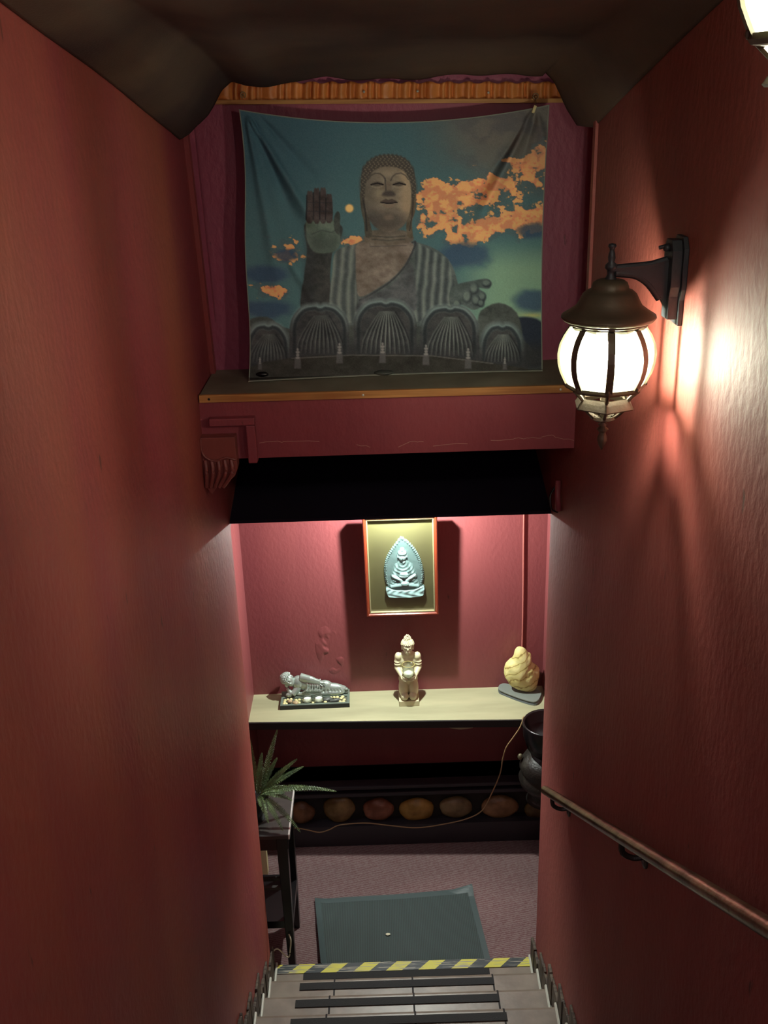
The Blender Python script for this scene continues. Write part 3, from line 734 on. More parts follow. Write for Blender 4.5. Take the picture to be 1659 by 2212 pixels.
for j in range(NV + 1):
    for i in range(NU + 1):
        x_, y_ = px[j, i], py[j, i]; d = ray(x_, y_)
        t = base[j, i] / d.y; z = CZ + d.z * t
        if z < shelf_z: t = (shelf_z - CZ) / d.z
        bm_verts.append(C0 + d * t)
faces = [(j * (NU + 1) + i, j * (NU + 1) + i + 1, (j + 1) * (NU + 1) + i + 1, (j + 1) * (NU + 1) + i) for j in range(NV) for i in range(NU)]
me = bpy.data.meshes.new('printed_cloth'); o0 = V(.06, 3.2, -.82)
me.from_pydata([tuple(p - o0) for p in bm_verts], [], faces)
ca = me.color_attributes.new('print', 'FLOAT_COLOR', 'POINT')
cl = colr.reshape(-1, 3) / 255.; cl = np.where(cl <= .04045, cl / 12.92, ((cl + .055) / 1.055) ** 2.4)
ca.data.foreach_set('color', np.concatenate([cl, np.ones((len(cl), 1))], 1).astype(np.float32).ravel())
for f in me.polygons: f.use_smooth = True
PRINT = bpy.data.materials.new('printed_fabric'); PRINT.use_nodes = True; nt = PRINT.node_tree
at = nt.nodes.new('ShaderNodeAttribute'); at.attribute_name = 'print'
hs = nt.nodes.new('ShaderNodeHueSaturation'); hs.inputs['Value'].default_value = 3.0; hs.inputs['Saturation'].default_value = .88
nt.links.new(at.outputs['Color'], hs.inputs['Color']); nt.links.new(hs.outputs[0], nt.nodes['Principled BSDF'].inputs['Base Color'])
nt.nodes['Principled BSDF'].inputs['Roughness'].default_value = .85; nt.nodes['Principled BSDF'].inputs['Specular IOR Level'].default_value = .2
me.materials.append(PRINT)
cloth = bpy.data.objects.new('printed_cloth', me); COL.objects.link(cloth); cloth.location = o0
cloth.modifiers.new('t', 'SOLIDIFY').thickness = .0015
tag(cloth, 'hanging cloth printed with a giant seated statue, raised hand, lotus petals and orange sunset clouds', 'tapestry')
for n_, (x_, y_, lab) in enumerate([(567, 808, 'round black polished stone holding down the left corner of the printed cloth'), (830, 804, 'flat dark pebble holding down the middle of the printed cloth'), (1143, 790, 'glossy grey-black stone holding down the right corner of the printed cloth')]):
    q = onZ(x_, y_, -.815 + .003); r = (.030, .020, .012) if n_ != 1 else (.032, .018, .008)
    o = obj('weight_stone', stone_bm((q.x, q.y, CZ - .8205 + r[2] * .9), r, n_ + 2, 3, .1), BLKGLOSS if n_ == 0 else SLATE, smooth=True, loc=(q.x, q.y, CZ - .82))
    tag(o, lab, 'stone')
# hooks and clip holding the cloth
def ring(name, x_, y_, lab):
    q = onY(x_, y_, 3.322); bm = nb(); tube(bm, [q + Vector((.008 * math.cos(a), 0, .008 * math.sin(a))) for a in np.linspace(-1.2, 4.6, 14)], .002, 6)
    ell(bm, q + Vector((0, .004, .0)), (.0035, .012, .0035)); tag(obj(name, bm, GOLDC, smooth=True, loc=q), lab, 'hook')
ring('cup_hook', 525, 205, 'small brass hook in the orange strip, left end'); ring('cup_hook', 1157, 208, 'small brass hook in the orange strip above the clip, right end')
cp = thing('cord_clip', 'cream cord toggle clip hanging from a hook at the top right of the cloth', 'clip', onY(1154, 236, 3.25))
q = onY(1154, 236, 3.235)
from mathutils import Euler
bm = nb(); mm = Matrix.Translation(q) @ Matrix.Rotation(.35, 4, 'Y')
box(bm, -.0045, .0045, -.004, .004, -.011, .011, M=mm); obj('toggle', bm, CREAM, cp, bevel=.002)
bm = nb(); tube(bm, smoothpts([onY(1157, 212, 3.318), onY(1158, 222, 3.28), q + Vector((.002, .0, .008))], 4), .0012, 5); obj('string', bm, BLKGLOSS, cp)

# ------------------------------------------------------------------ wall lanterns
def lantern(loc, bulbm, lab):
    """origin: on the lantern axis at finial height; wall is at +X"""
    t = thing('wall_lantern', lab, 'lantern', (0, 0, 0), 'globe wall lanterns on the right wall')
    A0 = math.radians(-90 - 7)
    wx = XR - loc[0]                       # distance of the wall from the axis
    # vertical profile, z measured down from the finial top
    bm = nb()
    lathe(bm, [(.001, -.0), (.007, -.002), (.0085, -.006), (.0055, -.010), (.0045, -.014), (.0065, -.02), (.0075, -.028), (.006, -.036), (.012, -.042), (.0125, -.048), (.008, -.052), (.007, -.060), (.010, -.066), (.013, -.071)], (0, 0, 0), 20)
    obj('finial', bm, ARM, t, smooth=True)
    bm = nb()
    lathe(bm, [(.013, -.069), (.026, -.071), (.034, -.076), (.037, -.084), (.037, -.088), (.046, -.092), (.053, -.098), (.060, -.112), (.066, -.122), (.080, -.132), (.0935, -.1405), (.0945, -.1445), (.090, -.150), (.080, -.1515)], (0, 0, 0), 48)
    o = obj('cap', bm, IRON, t, smooth=True)
    bm = nb(); lathe(bm, [(.079, -.150), (.079, -.160), (.073, -.166), (.068, -.160), (.068, -.15)], (0, 0, 0), 8, ang0=A0 + PI / 8, cap=False); 
    lathe(bm, [(.082, -.151), (.0825, -.155), (.079, -.157)], (0, 0, 0), 32, cap=False)
    obj('upper_ring', bm, IRON, t)
    gp = [(.072, -.162), (.084, -.180), (.092, -.198), (.0955, -.218), (.094, -.238), (.0895, -.256), (.081, -.274), (.074, -.287)]
    bm = nb(); lathe(bm, gp, (0, 0, 0), 8, ang0=A0 + 0, cap=False); obj('glass_panes', bm, GLASS, t)
    for k in range(8):
        a = A0 + k * PI / 4; bm = nb(); L_ = []
        ca_, sa = math.cos(a), math.sin(a)
        for r, z in gp:
            L_.append([bm.verts.new(((r + e) * ca_ - w * sa, (r + e) * sa + w * ca_, z)) for e, w in ((.004, -.0074), (.004, .0074), (-.001, .0062), (-.001, -.0062))])
        for a_, b_ in zip(L_, L_[1:]):
            for i in range(4): bm.faces.new((a_[i], a_[(i + 1) % 4], b_[(i + 1) % 4], b_[i]))
        bm.faces.new(L_[0][::-1]); bm.faces.new(L_[-1]); obj('rib', bm, IRON, t)
    bm = nb(); lathe(bm, [(.082, -.280), (.083, -.286), (.079, -.291), (.070, -.292), (.070, -.288), (.078, -.284)], (0, 0, 0), 8, ang0=A0, cap=False)
    for k in range(8):
        a = A0 + k * PI / 4; ell(bm, (.083 * math.cos(a), .083 * math.sin(a), -.281), (.003, .003, .005), u=8, v=6)
    obj('lower_ring', bm, IRON, t)
    # open basket: hexagon tier carried by arms
    bm = nb(); lathe(bm, [(.052, -.308), (.058, -.316), (.066, -.328), (.063, -.331), (.052, -.328), (.046, -.318), (.046, -.308)], (0, 0, 0), 6, ang0=A0 + 0, cap=False)
    obj('basket_tier', bm, IRON, t)
    bm = nb()
    for k in range(6):
        a = A0 + k * PI / 3; ca_, sa = math.cos(a), math.sin(a)
        tube(bm, [(.074 * ca_, .074 * sa, -.288), (.060 * ca_, .060 * sa, -.301), (.053 * ca_, .053 * sa, -.310)], .0042, 6)
        tube(bm, [(.050 * ca_, .050 * sa, -.326), (.036 * ca_, .036 * sa, -.342), (.022 * ca_, .022 * sa, -.354), (.006 * ca_, .006 * sa, -.357)], .0035, 6)
    lathe(bm, [(.026, -.350), (.027, -.356), (.020, -.360), (.018, -.352)], (0, 0, 0), 16, cap=False)
    obj('basket_arms', bm, IRON, t)
    bm = nb(); lathe(bm, [(.007, -.300), (.007, -.362), (.005, -.366), (.0105, -.370), (.006, -.373), (.0125, -.380), (.0085, -.3845), (.006, -.388), (.0095, -.396), (.0105, -.404), (.0075, -.414), (.001, -.426)], (0, 0, 0), 18); obj('drop_finial', bm, IRON, t, smooth=True)
    bm = nb(); lathe(bm, [(.014, -.300), (.014, -.262), (.012, -.258), (.001, -.258)], (0, 0, 0), 16); obj('bulb_socket', bm, CREAM, t, smooth=True)
    bm = nb(); ell(bm, (0, 0, -.232), (.020, .020, .027), u=16, v=12); ell(bm, (0, 0, -.214), (.012, .012, .02), u=14, v=10)
    obj('bulb', bm, bulbm, t, smooth=True)
    # arm and back plate
    bm = nb(); top = []
    n = 14; up, lo = [], []
    for i in range(n + 1):
        s = i / n; x = .008 + (wx - .034) * s
        up.append((x, -.047 + .014 * s ** 1.2)); 
        lo.append((x, -.058 - .010 * s - .072 * max(0, (s - .25) / .75) ** 2.2))
    prism(bm, up + lo[::-1], 'y', -.0075, .0075)
    tube(bm, [(.0, 0, -.050), (wx * .55, 0, -.045), (wx - .03, 0, -.036)], .0085, 10)
    tube(bm, smoothpts([(x, 0, z) for x, z in lo[::3]] , 3), .0085, 8)
    obj('arm', bm, ARM, t, smooth=False, bevel=.002)
    bm = nb()
    pts = [(-.030, -.015), (-.018, .004), (.018, .004), (.030, -.015), (.030, -.085), (.022, -.105), (.022, -.150), (-.022, -.150), (-.022, -.105), (-.030, -.085)]
    prism(bm, [(y, z) for y, z in pts], 'x', wx - .030, wx - .010)
    prism(bm, [(y * 1.25, z * 1.12 + .006) for y, z in pts], 'x', wx - .010, wx + .0)
    ell(bm, (wx - .034, -.0, -.012), (.008, .01, .008)); tube(bm, [(wx - .026, 0, -.006), (wx - .05, 0, -.012)], .004, 8)
    obj('back_plate', bm, ARM, t, bevel=.0025)
    t.location = loc
    return t
l1 = lantern(Vector((.4635, 2.04, CZ - .272)), BULB, 'lit bronze globe lantern, fully in view, on the right wall beside the printed cloth')
# the nearer one, its lower left part showing at the top right corner
l2 = lantern(Vector((.4635, 1.117, CZ + .332)), BULB2, 'nearer lit globe lantern cut off by the top right corner of the photo')

# ------------------------------------------------------------------ handrail
rl = thing('handrail', 'worn steel pipe handrail sloping down along the right wall above the stairs', 'handrail', onX(1175, 1705, .545))
ra = onX(1178, 1707, .545); rb = onX(1659, 2004, .545); dr = (rb - ra).normalized(); re = ra + dr * 3.6
bm = nb(); tube(bm, [ra - dr * .005, ra, ra + dr * 1.2, ra + dr * 2.2, re], .0158, 16); obj('pipe', bm, STEEL, rl, smooth=True)
for s in (.16, 1.22, 2.28, 3.3):
    q = ra + dr * s; bm = nb()
    tube(bm, smoothpts([q + Vector((0, 0, -.012)), q + Vector((.004, 0, -.045)), q + Vector((.03, 0, -.062)), Vector((XR - .004, q.y, q.z - .06))], 5), .0075, 8)
    lathe(bm, [(.028, 0), (.028, .005), (.018, .008)], (0, 0, 0), 16, M=Matrix.Translation((XR, q.y, q.z - .06)) @ Matrix.Rotation(-PI / 2, 4, 'Y'))
    obj('wall_bracket', bm, BLKWOOD, rl)

# ------------------------------------------------------------------ lower niche: shelf
SZ = -2.868
ns = thing('niche_shelf', 'long pale wooden board shelf in the lit niche below the framed relief', 'shelf', V(0, 4.45, SZ))
bm = nb(); prism(bm, [(-.712, 4.345), (.80, 4.29), (.80, 4.60), (-.712, 4.60)], 'z', CZ + SZ - .022, CZ + SZ); obj('board', bm, [SHELFTOP], ns)
bm = nb(); prism(bm, [(-.712, 4.337), (.80, 4.282), (.80, 4.2895), (-.712, 4.3445)], 'z', CZ + SZ - .04, CZ + SZ - .001); obj('front_edge', bm, SHELFEDGE, ns)
q = onY(995, 1562, 4.31); bm = nb(); prism(bm, [(q.x - .08, CZ + SZ - .035), (q.x + .085, CZ + SZ - .035), (q.x + .06, CZ + SZ - .056), (q.x, CZ + SZ - .063), (q.x - .055, CZ + SZ - .052)], 'y', 4.315, 4.325)
obj('bracket', bm, SHELFTOP, ns, label='pale rounded bracket peeping out under the shelf edge')

# damaged plaster patch on the niche wall
bm = nb(); q0 = onY(712, 1405, 4.6); rows = []
for j in range(61):
    row = []
    for i in range(51):
        a, b_ = i / 25 - 1, j / 30 - 1; w = max(0, 1 - (a * a + b_ * b_)) ** .6
        n = mn.noise(Vector((a * .9 - b_ * .5, b_ * 2.4 + a * .6, 7.7))) + .25 * mn.noise(Vector((a * 3, b_ * 5, 1)))
        st2 = .005 * ss(-.16, .1, n) + .003 * n
        row.append(bm.verts.new((q0.x + a * .075, 4.6005 - w * (st2 + .001) , q0.z + b_ * .14 + a * -.03)))
    rows.append(row)
for j in range(60):
    for i in range(50): bm.faces.new((rows[j][i], rows[j][i + 1], rows[j + 1][i + 1], rows[j + 1][i]))
struct('trim_7', bm, WINE, smooth=True)

# ------------------------------------------------------------------ framed relief
fw, fh = .358, .56
A = V(.073, 4.478, -1.832); B = V(.077, 4.492, -2.372)
ax = Vector((1, 0, 0)); az = (A - B).normalized(); ay = az.cross(ax).normalized()     # ay points to the back
fh = (A - B).length
FM = Matrix((ax, ay, az)).transposed().to_4x4(); FM.translation = B                    # local: x, y(back), z up from bottom centre
fr_ = thing('framed_relief', 'reddish wooden picture frame leaning forward, holding a pale aqua seated figure relief', 'framed picture', B)
def floc(bm): bmesh.ops.transform(bm, matrix=FM, verts=bm.verts[:]); return bm
def frame_ring(x0, x1, z0, z1, wdt, prof):
    """mitred moulding; prof: list of (inward offset, y)"""
    bm = nb(); loops = []
    for off, y in prof:
        loops.append([bm.verts.new(v) for v in ((x0 + off, y, z0 + off), (x1 - off, y, z0 + off), (x1 - off, y, z1 - off), (x0 + off, y, z1 - off))])
    m_ = len(loops)
    for i in range(m_):
        a, b = loops[i], loops[(i + 1) % m_]
        for k in range(4): bm.faces.new((a[k], a[(k + 1) % 4], b[(k + 1) % 4], b[k]))
    return bm
obj('moulding', floc(frame_ring(-fw / 2, fw / 2, 0, fh, .02, [(0, .03), (0, .0), (.004, -.006), (.010, -.006), (.014, .0), (.018, .002), (.018, .03)])), FRAMEM, fr_)
obj('inner_lip', floc(frame_ring(-fw / 2 + .018, fw / 2 - .018, .018, fh - .018, .006, [(0, .028), (0, .0), (.004, .001), (.006, .006), (.006, .028)])), FRAMEI, fr_)
bm = nb(); box(bm, -fw / 2 + .016, fw / 2 - .016, .026, .03, .016, fh - .016); obj('mount_board', floc(bm), MATBOARD, fr_)
# relief as a height field, in pixels of a 1659 x 1452 enlargement
s_ = fw / (1275 - 405)          # metres per pixel across
gx = np.linspace(630, 1115, 230); gy = np.linspace(412, 1102, 320); X, Y = np.meshgrid(gx, gy)
outl = smooth2([(850, 420), (800, 470), (740, 540), (690, 610), (655, 690), (640, 790), (648, 900), (665, 965), (655, 985), (664, 1050), (700, 1085), (800, 1094), (960, 1096), (1070, 1082), (1100, 1040), (1104, 975), (1088, 962), (1104, 860), (1094, 760), (1060, 650), (1010, 560), (950, 490), (900, 450)], 5)
d = sdf(X, Y, outl) + 5 * np.sin(np.arctan2(Y - 800, X - 870) * 70) * (Y < 950)
hgt = np.where(d < 0, .010 + .004 * ss(0, -14, d), -.002)
rim = np.exp(-((d + 14) / 8) ** 2) * (Y < 955); hgt += .005 * rim * (1 + .5 * np.sin(np.arctan2(Y - 800, X - 870) * 70))
flm = fbm(X / 60, Y / 60, 3, 5); inner = (d < -30) & (Y < 950); hgt += np.where(inner, .004 * (flm - .5), 0)
def bump(cx, cy, rx, ry, h, pw=.5, base=.012):
    global hgt
    r2 = ((X - cx) / rx) ** 2 + ((Y - cy) / ry) ** 2
    hgt = np.maximum(hgt, np.where(r2 < 1, base + h * np.clip(1 - r2, 0, 1) ** pw, -1))
def cbump(x0, y0, x1, y1, r0, r1, h, base=.012):
    global hgt
    ex, ey = x1 - x0, y1 - y0; t = np.clip(((X - x0) * ex + (Y - y0) * ey) / (ex * ex + ey * ey), 0, 1)
    rr = r0 + (r1 - r0) * t; dd = np.hypot(X - x0 - ex * t, Y - y0 - ey * t) / rr
    hgt = np.maximum(hgt, np.where(dd < 1, base + h * np.clip(1 - dd * dd, 0, 1) ** .5, -1))
bump(868, 500, 75, 55, .004); 
bump(868, 790, 118, 120, .016); cbump(790, 740, 750, 850, 34, 40, .016); cbump(950, 740, 990, 850, 34, 40, .016)
cbump(750, 850, 840, 905, 34, 24, .022); cbump(990, 850, 900, 905, 34, 24, .022)
cbump(720, 962, 870, 945, 34, 34, .018); cbump(1030, 962, 880, 945, 34, 34, .018); cbump(760, 900, 720, 955, 40, 30, .014); cbump(980, 900, 1030, 955, 40, 30, .014)
bump(870, 690, 28, 24, .02); bump(858, 632, 52, 60, .030); bump(858, 592, 56, 40, .034); bump(858, 556, 30, 26, .030)
bump(858, 640, 8, 24, .036); bump(880, 935, 62, 32, .030); bump(870, 830, 60, 28, .030); bump(868, 855, 66, 26, .026)
for sx in (-1, 1): hgt -= .004 * np.exp(-(((X - 858 - sx * 24) / 15) ** 2 + ((Y - 628) / 5) ** 2)); bump(858 + sx * 54, 632, 8, 24, .02)
hgt -= .003 * np.exp(-(((X - 858) / 14) ** 2 + ((Y - 668) / 4) ** 2))
body = (hgt > .016)
hgt += np.where(body & (Y > 700) & (Y < 940), .0016 * np.sin((np.hypot(X - 860, (Y - 700) * 1.1)) * .16), 0)
# cloud base
bs = np.clip(.5 - sdf(X, Y, smooth2([(655, 975), (760, 1005), (870, 1012), (990, 1005), (1100, 970), (1104, 1040), (1070, 1084), (870, 1096), (700, 1086), (662, 1050)], 4)) / 6, 0, 1)
hgt = np.maximum(hgt, np.where(bs > 0, .014 + .018 * bs + .003 * np.sin(X * .05 + 1.2 * np.sin(Y * .05)) * np.sin(Y * .07 + X * .02), -1))
bm = nb(); vs = []
for j in range(X.shape[0]):
    vs.append([bm.verts.new(((X[j, i] - 840) * s_, .026 - hgt[j, i] * .62, (1290 - Y[j, i]) / 1115 * fh)) for i in range(X.shape[1])])
dd_ = sdf(X, Y, outl)
for j in range(X.shape[0] - 1):
    for i in range(X.shape[1] - 1):
        if dd_[j, i] < 8: bm.faces.new((vs[j][i], vs[j][i + 1], vs[j + 1][i + 1], vs[j + 1][i]))
for v_ in [v_ for v_ in bm.verts if not v_.link_faces]: bm.verts.remove(v_)
obj('relief_plaque', floc(bm), PLASTER, fr_, smooth=True, label='pale aqua pointed relief of a seated robed figure on a cloud base')
bm = nb(); box(bm, -fw / 2 + .02, fw / 2 - .02, .0085, .0105, .02, fh - .02)
obj('glass', floc(bm), PANE, fr_)
tubeb = nb(); tube(tubeb, [A + ay * .03 + az * -.01, V(.071, 4.598, -1.66)], .0015, 6); obj('hanging_wire', tubeb, BLKGLOSS, fr_)

bm = nb(); box(bm, .0, .15, 4.532, 4.6, CZ - 2.33, CZ - 2.30); obj('wall_spacer', bm, BLKGLOSS, fr_)
# small spot light over the picture, hidden from the stairs by the black panel
sp_ = thing('spot_light', 'small bright white spot lamp over the framed relief, behind the black panel', 'spotlight', V(.071, 4.30, -.98))
bm = nb(); tube(bm, [V(.071, 4.30, -.98), V(.071, 4.30, -1.56)], .006, 8); obj('stem', bm, BLKGLOSS, sp_)
bm = nb(); lathe(bm, [(.0, .09), (.03, .085), (.030, .03), (.032, .020), (.030, .020), (.026, .03), (.0, .05)], V(.071, 4.30, -1.662), 20, cap=False); obj('shade', bm, BLKGLOSS, sp_, smooth=True)
bm = nb(); boxr(bm, .071 - .032, .071 + .032, 4.250, 4.253, -1.682, -1.58); obj('added_baffle', bm, BLKGLOSS, sp_)  # unseen plate added to cut the spot's spill onto the stair walls
bm = nb(); ell(bm, V(.071, 4.30, -1.650), (.016, .016, .012), u=16, v=10); obj('bulb', bm, SPOT, sp_, smooth=True)

# ------------------------------------------------------------------ kneeling figure with candle glass
k0 = V(.0975, 4.505, SZ)
def K(x, y, z): return k0 + Vector((x, y, z))
st_ = thing('kneeling_statue', 'ivory kneeling figure with curled hair holding a candle glass, middle of the shelf', 'statue', k0)
bm = nb(); box(bm, k0.x - .051, k0.x + .051, k0.y - .062, k0.y + .05, k0.z, k0.z + .030); obj('plinth', bm, CERAMIC, st_, bevel=.002)
bm = nb()
# shins and thighs of the upright kneeling body
for s in (-1, 1):
    ell(bm, K(s * .021, -.042, .050), (.0205, .024, .021), (.45, 0, 0)); ell(bm, K(s * .024, -.01, .085), (.027, .036, .058), (-.18, 0, 0))
    ell(bm, K(s * .024, .012, .05), (.026, .034, .026))
ell(bm, K(0, .010, .125), (.050, .040, .045)); ell(bm, K(0, -.014, .150), (.046, .040, .016)); ell(bm, K(0, .014, .170), (.044, .032, .05))
ell(bm, K(0, .014, .225), (.048, .028, .045)); ell(bm, K(0, .012, .262), (.040, .022, .022)); cone(bm, K(0, .008, .262), K(0, .0, .300), .017, .015)
for s in (-1, 1):
    ell(bm, K(s * .048, .010, .252), (.019, .021, .022)); cone(bm, K(s * .050, .010, .252), K(s * .054, .008, .200), .0175, .0150)
    ell(bm, K(s * .053, .006, .213), (.0185, .0185, .006)); ell(bm, K(s * .053, .006, .226), (.0180, .018, .005))
    ell(bm, K(s * .054, .006, .192), (.0165, .0165, .018)); cone(bm, K(s * .054, .004, .190), K(s * .030, -.052, .166), .0155, .0105)
    ell(bm, K(s * .026, -.056, .163), (.012, .016, .011), (0, 0, s * .6))
ell(bm, K(0, -.058, .160), (.028, .019, .010))
blob('body', bm, CERAMIC, st_, .0028, 3)
for s in (-1, 1):                            # five fingers of each hand closed round the glass foot
    for i, (dz, ln) in enumerate(((.010, .020), (.0045, .024), (-.001, .024), (-.006, .020))):
        bm = nb(); a0 = K(s * .030, -.060, .166 + dz)
        tube(bm, smoothpts([a0, a0 + Vector((-s * .006, -.014, 0)), a0 + Vector((-s * ln * .9, -.019, -.001))], 4), .0032, 6); 
        ell(bm, a0 + Vector((-s * ln * .9, -.019, -.001)), (.0032,) * 3, u=8, v=6)
        obj('finger', bm, CERAMIC, st_, smooth=True)
    bm = nb(); tube(bm, smoothpts([K(s * .031, -.052, .176), K(s * .027, -.058, .187), K(s * .024, -.064, .193)], 4), .0036, 6); obj('thumb', bm, CERAMIC, st_, smooth=True)
bm = nb()
hc = K(0, -.004, .318)
ell(bm, hc, (.0285, .031, .034)); ell(bm, hc + Vector((0, -.010, -.020)), (.019, .020, .018)); ell(bm, hc + Vector((0, -.031, -.006)), (.0045, .006, .010))
for s in (-1, 1):
    ell(bm, hc + Vector((s * .029, .002, -.006)), (.0035, .008, .018)); ell(bm, hc + Vector((s * .011, -.0275, .002)), (.0075, .004, .003)); ell(bm, hc + Vector((s * .011, -.027, .008)), (.009, .003, .002))
ell(bm, hc + Vector((0, -.029, -.021)), (.007, .004, .0028))
blob('head', bm, CERAMIC, st_, .0016, 2)
bm = nb()
for j in range(9):
    ph = -.02 + j * .17; nr = max(5, int(22 * math.cos(ph)))
    for i in range(nr):
        a = 2 * PI * (i + .5 * (j % 2)) / nr; z = math.sin(ph); c = math.cos(ph)
        if j == 0 and math.sin(a) < .2: continue
        if j == 1 and math.sin(a) < -.5: continue
        ell(bm, hc + Vector((.0305 * c * math.cos(a), .002 + .0325 * c * math.sin(a), .008 + .031 * z)), (.0050,) * 3, u=8, v=6)
for j in range(4):
    r = .016 * math.cos(j * .42); nr = max(1, int(10 * math.cos(j * .42)))
    for i in range(nr): a = 2 * PI * i / nr; ell(bm, hc + Vector((r * math.cos(a), .004 + r * math.sin(a), .040 + .006 * j)), (.0045,) * 3, u=8, v=6)
ell(bm, hc + Vector((0, .003, .010)), (.027, .029, .028)); ell(bm, hc + Vector((0, .004, .034)), (.014, .014, .018))
obj('curled_hair', bm, CERAMIC, st_, smooth=True)
cg = thing('candle_glass', 'clear glass tumbler with white candle held by the kneeling figure', 'candle holder', K(0, -.062, .168))
bm = nb(); lathe(bm, [(.012, .0), (.018, .003), (.025, .016), (.0295, .040), (.0315, .074), (.0300, .074), (.0280, .040), (.0235, .019), (.014, .008), (.001, .007)], K(0, -.062, .171), 28, cap=False)
obj('tumbler', bm, CLEAR, cg, smooth=True)
bm = nb(); lathe(bm, [(.016, .010), (.0225, .019), (.0235, .028), (.014, .031), (.001, .031)], K(0, -.062, .171), 24); obj('candle', bm, WAX, cg, smooth=True)
bm = nb(); lathe(bm, [(.0312, .0735), (.0322, .075), (.0308, .0765), (.0298, .075), (.0312, .0735)], K(0, -.062, .171), 28, cap=False); obj('rim', bm, mat('yellowish_glass_rim', (190, 178, 110), rough=.2), cg, smooth=True)

# ------------------------------------------------------------------ reclining figure on its tray
t0 = V(-.560, 4.447, SZ); tw = .353; td = .135; th = .026
rot = Matrix.Translation(t0) @ Matrix.Rotation(.015, 4, 'Z')
def T(x, y, z): return rot @ Vector((x, y, z))
def tb(bm, *a): return box(bm, *a, M=rot)
rc = thing('reclining_statue', 'silver reclining figure in draped robe resting its head on one hand on a dark tray', 'statue', t0)
bm = nb(); tb(bm, 0, tw, 0, td, 0, th - .010); o = obj('tray_base', bm, TRAYD, rc)
bm = nb(); tb(bm, 0, tw, 0, .012, th - .010, th); tb(bm, 0, .012, .012, .070, th - .01, th); tb(bm, tw - .012, tw, .012, .070, th - .01, th); tb(bm, 0, tw, .070, td, th - .010, th)
obj('tray_rim', bm, TRAYM, rc, bevel=.001)
bm = nb(); tb(bm, -.0008, tw + .0008, -.0012, .0, 0, th - .004); obj('front_panel', bm, TRAYD, rc)
bm = nb(); tb(bm, .012, tw - .012, .012, .070, th - .0105, th - .008); s_o = obj('sand_bed', bm, SAND, rc)
bm = nb(); yb = .103
ell(bm, T(.135, yb, th + .052), (.060, .026, .038), (0, .25, 0)); ell(bm, T(.092, yb, th + .058), (.036, .026, .036), (0, .2, 0))
ell(bm, T(.185, yb, th + .036), (.055, .026, .030), (0, .15, 0)); ell(bm, T(.225, yb, th + .036), (.045, .026, .029)); ell(bm, T(.275, yb - .002, th + .029), (.060, .022, .020), (0, .14, 0))
ell(bm, T(.315, yb, th + .018), (.026, .020, .017)); ell(bm, T(.17, yb - .02, th + .010), (.10, .012, .012)); ell(bm, T(.27, yb - .018, th + .010), (.06, .014, .013))
cone(bm, T(.105, yb - .004, th + .090), T(.160, yb - .018, th + .082), .019, .016); cone(bm, T(.160, yb - .018, th + .082), T(.205, yb - .020, th + .068), .016, .009)
ell(bm, T(.213, yb - .020, th + .066), (.014, .010, .006))
cone(bm, T(.092, yb - .005, th + .040), T(.060, yb - .028, th + .012), .020, .014); cone(bm, T(.056, yb - .026, th + .012), T(.034, yb - .012, th + .040), .012, .009); ell(bm, T(.042, yb - .026, th + .011), (.018, .011, .011))
ell(bm, T(.032, yb - .006, th + .052), (.012, .009, .014)); ell(bm, T(.066, yb - .002, th + .062), (.018, .014, .014))
# robe folds
for k in range(7):
    x = .118 + k * .013; tube(bm, smoothpts([T(x + .008, yb - .006, th + .088 - k * .002), T(x + .022 - k * .0006, yb - .027, th + .062 - k * .002), T(x + .016, yb - .032, th + .038 - k * .001), T(x - .006, yb - .026, th + .020)], 4), .0046, 8)
for k in range(7):
    x = .205 + k * .017; tube(bm, smoothpts([T(x, yb - .012, th + .052 - k * .003), T(x + .010, yb - .024, th + .030 - k * .002), T(x + .002, yb - .024, th + .010)], 4), .0040, 8)
for v_ in bm.verts: v_.co.z = T(0, 0, th).z + (v_.co.z - T(0, 0, th).z) * 1.16
blob('body', bm, SILVER, rc, .0022, 4)
for i in range(4):
    bm = nb(); a0 = T(.212, yb - .022 - (i - 1.5) * .0005, th + .081 - i * .0038); tube(bm, smoothpts([a0, a0 + Vector((.012, -.003, -.004)), a0 + Vector((.021 - abs(i - 1) * .002, -.003, -.010))], 4), .0026, 6); obj('finger', bm, SILVER, rc, smooth=True)
bm = nb(); a0 = T(.205, yb - .026, th + .072); tube(bm, smoothpts([a0, a0 + Vector((.006, -.006, -.006)), a0 + Vector((.014, -.006, -.010))], 4), .003, 6); obj('thumb', bm, SILVER, rc, smooth=True)
for s, zz in ((0, .010), (1, .024)):
    bm = nb(); ell(bm, T(.336, yb - .008, th + zz), (.012, .012, .0085))
    for i in range(5): ell(bm, T(.343, yb - .019 + .004 * i, th + zz + .001), (.004, .0022, .004), u=8, v=6)
    obj('foot', bm, mat('dark_silver_sole', (120, 130, 120), rough=.45, metal=.3) if s == 0 else bpy.data.materials['dark_silver_sole'], rc, smooth=True)
bm = nb(); hc = T(.040, yb - .008, th + .092); hr = (0, .95, 0)
HR = Euler(hr).to_matrix()
def hp_(x, y, z): return hc + HR.inverted() @ Vector((x, y, z))
ell(bm, hc, (.024, .022, .028), (0, -.85, 0)); ell(bm, hc + Vector((.012, -.004, -.010)), (.016, .016, .018))
fx = lambda x, z: hc + Vector((x, -.021, z))
ell(bm, fx(.004, -.002), (.009, .005, .004), (0, .7, 0)); ell(bm, fx(-.004, .006), (.006, .003, .003)); ell(bm, fx(.008, .008), (.006, .003, .003)); ell(bm, fx(.013, -.008), (.006, .003, .003), (0, -.8, 0))
ell(bm, hc + Vector((.012, .0, .020)), (.014, .006, .004), (0, .5, 0))
for v_ in bm.verts: v_.co = hc + (v_.co - hc) * 1.22
blob('head', bm, SILVER, rc, .0018, 2)
bm = nb()
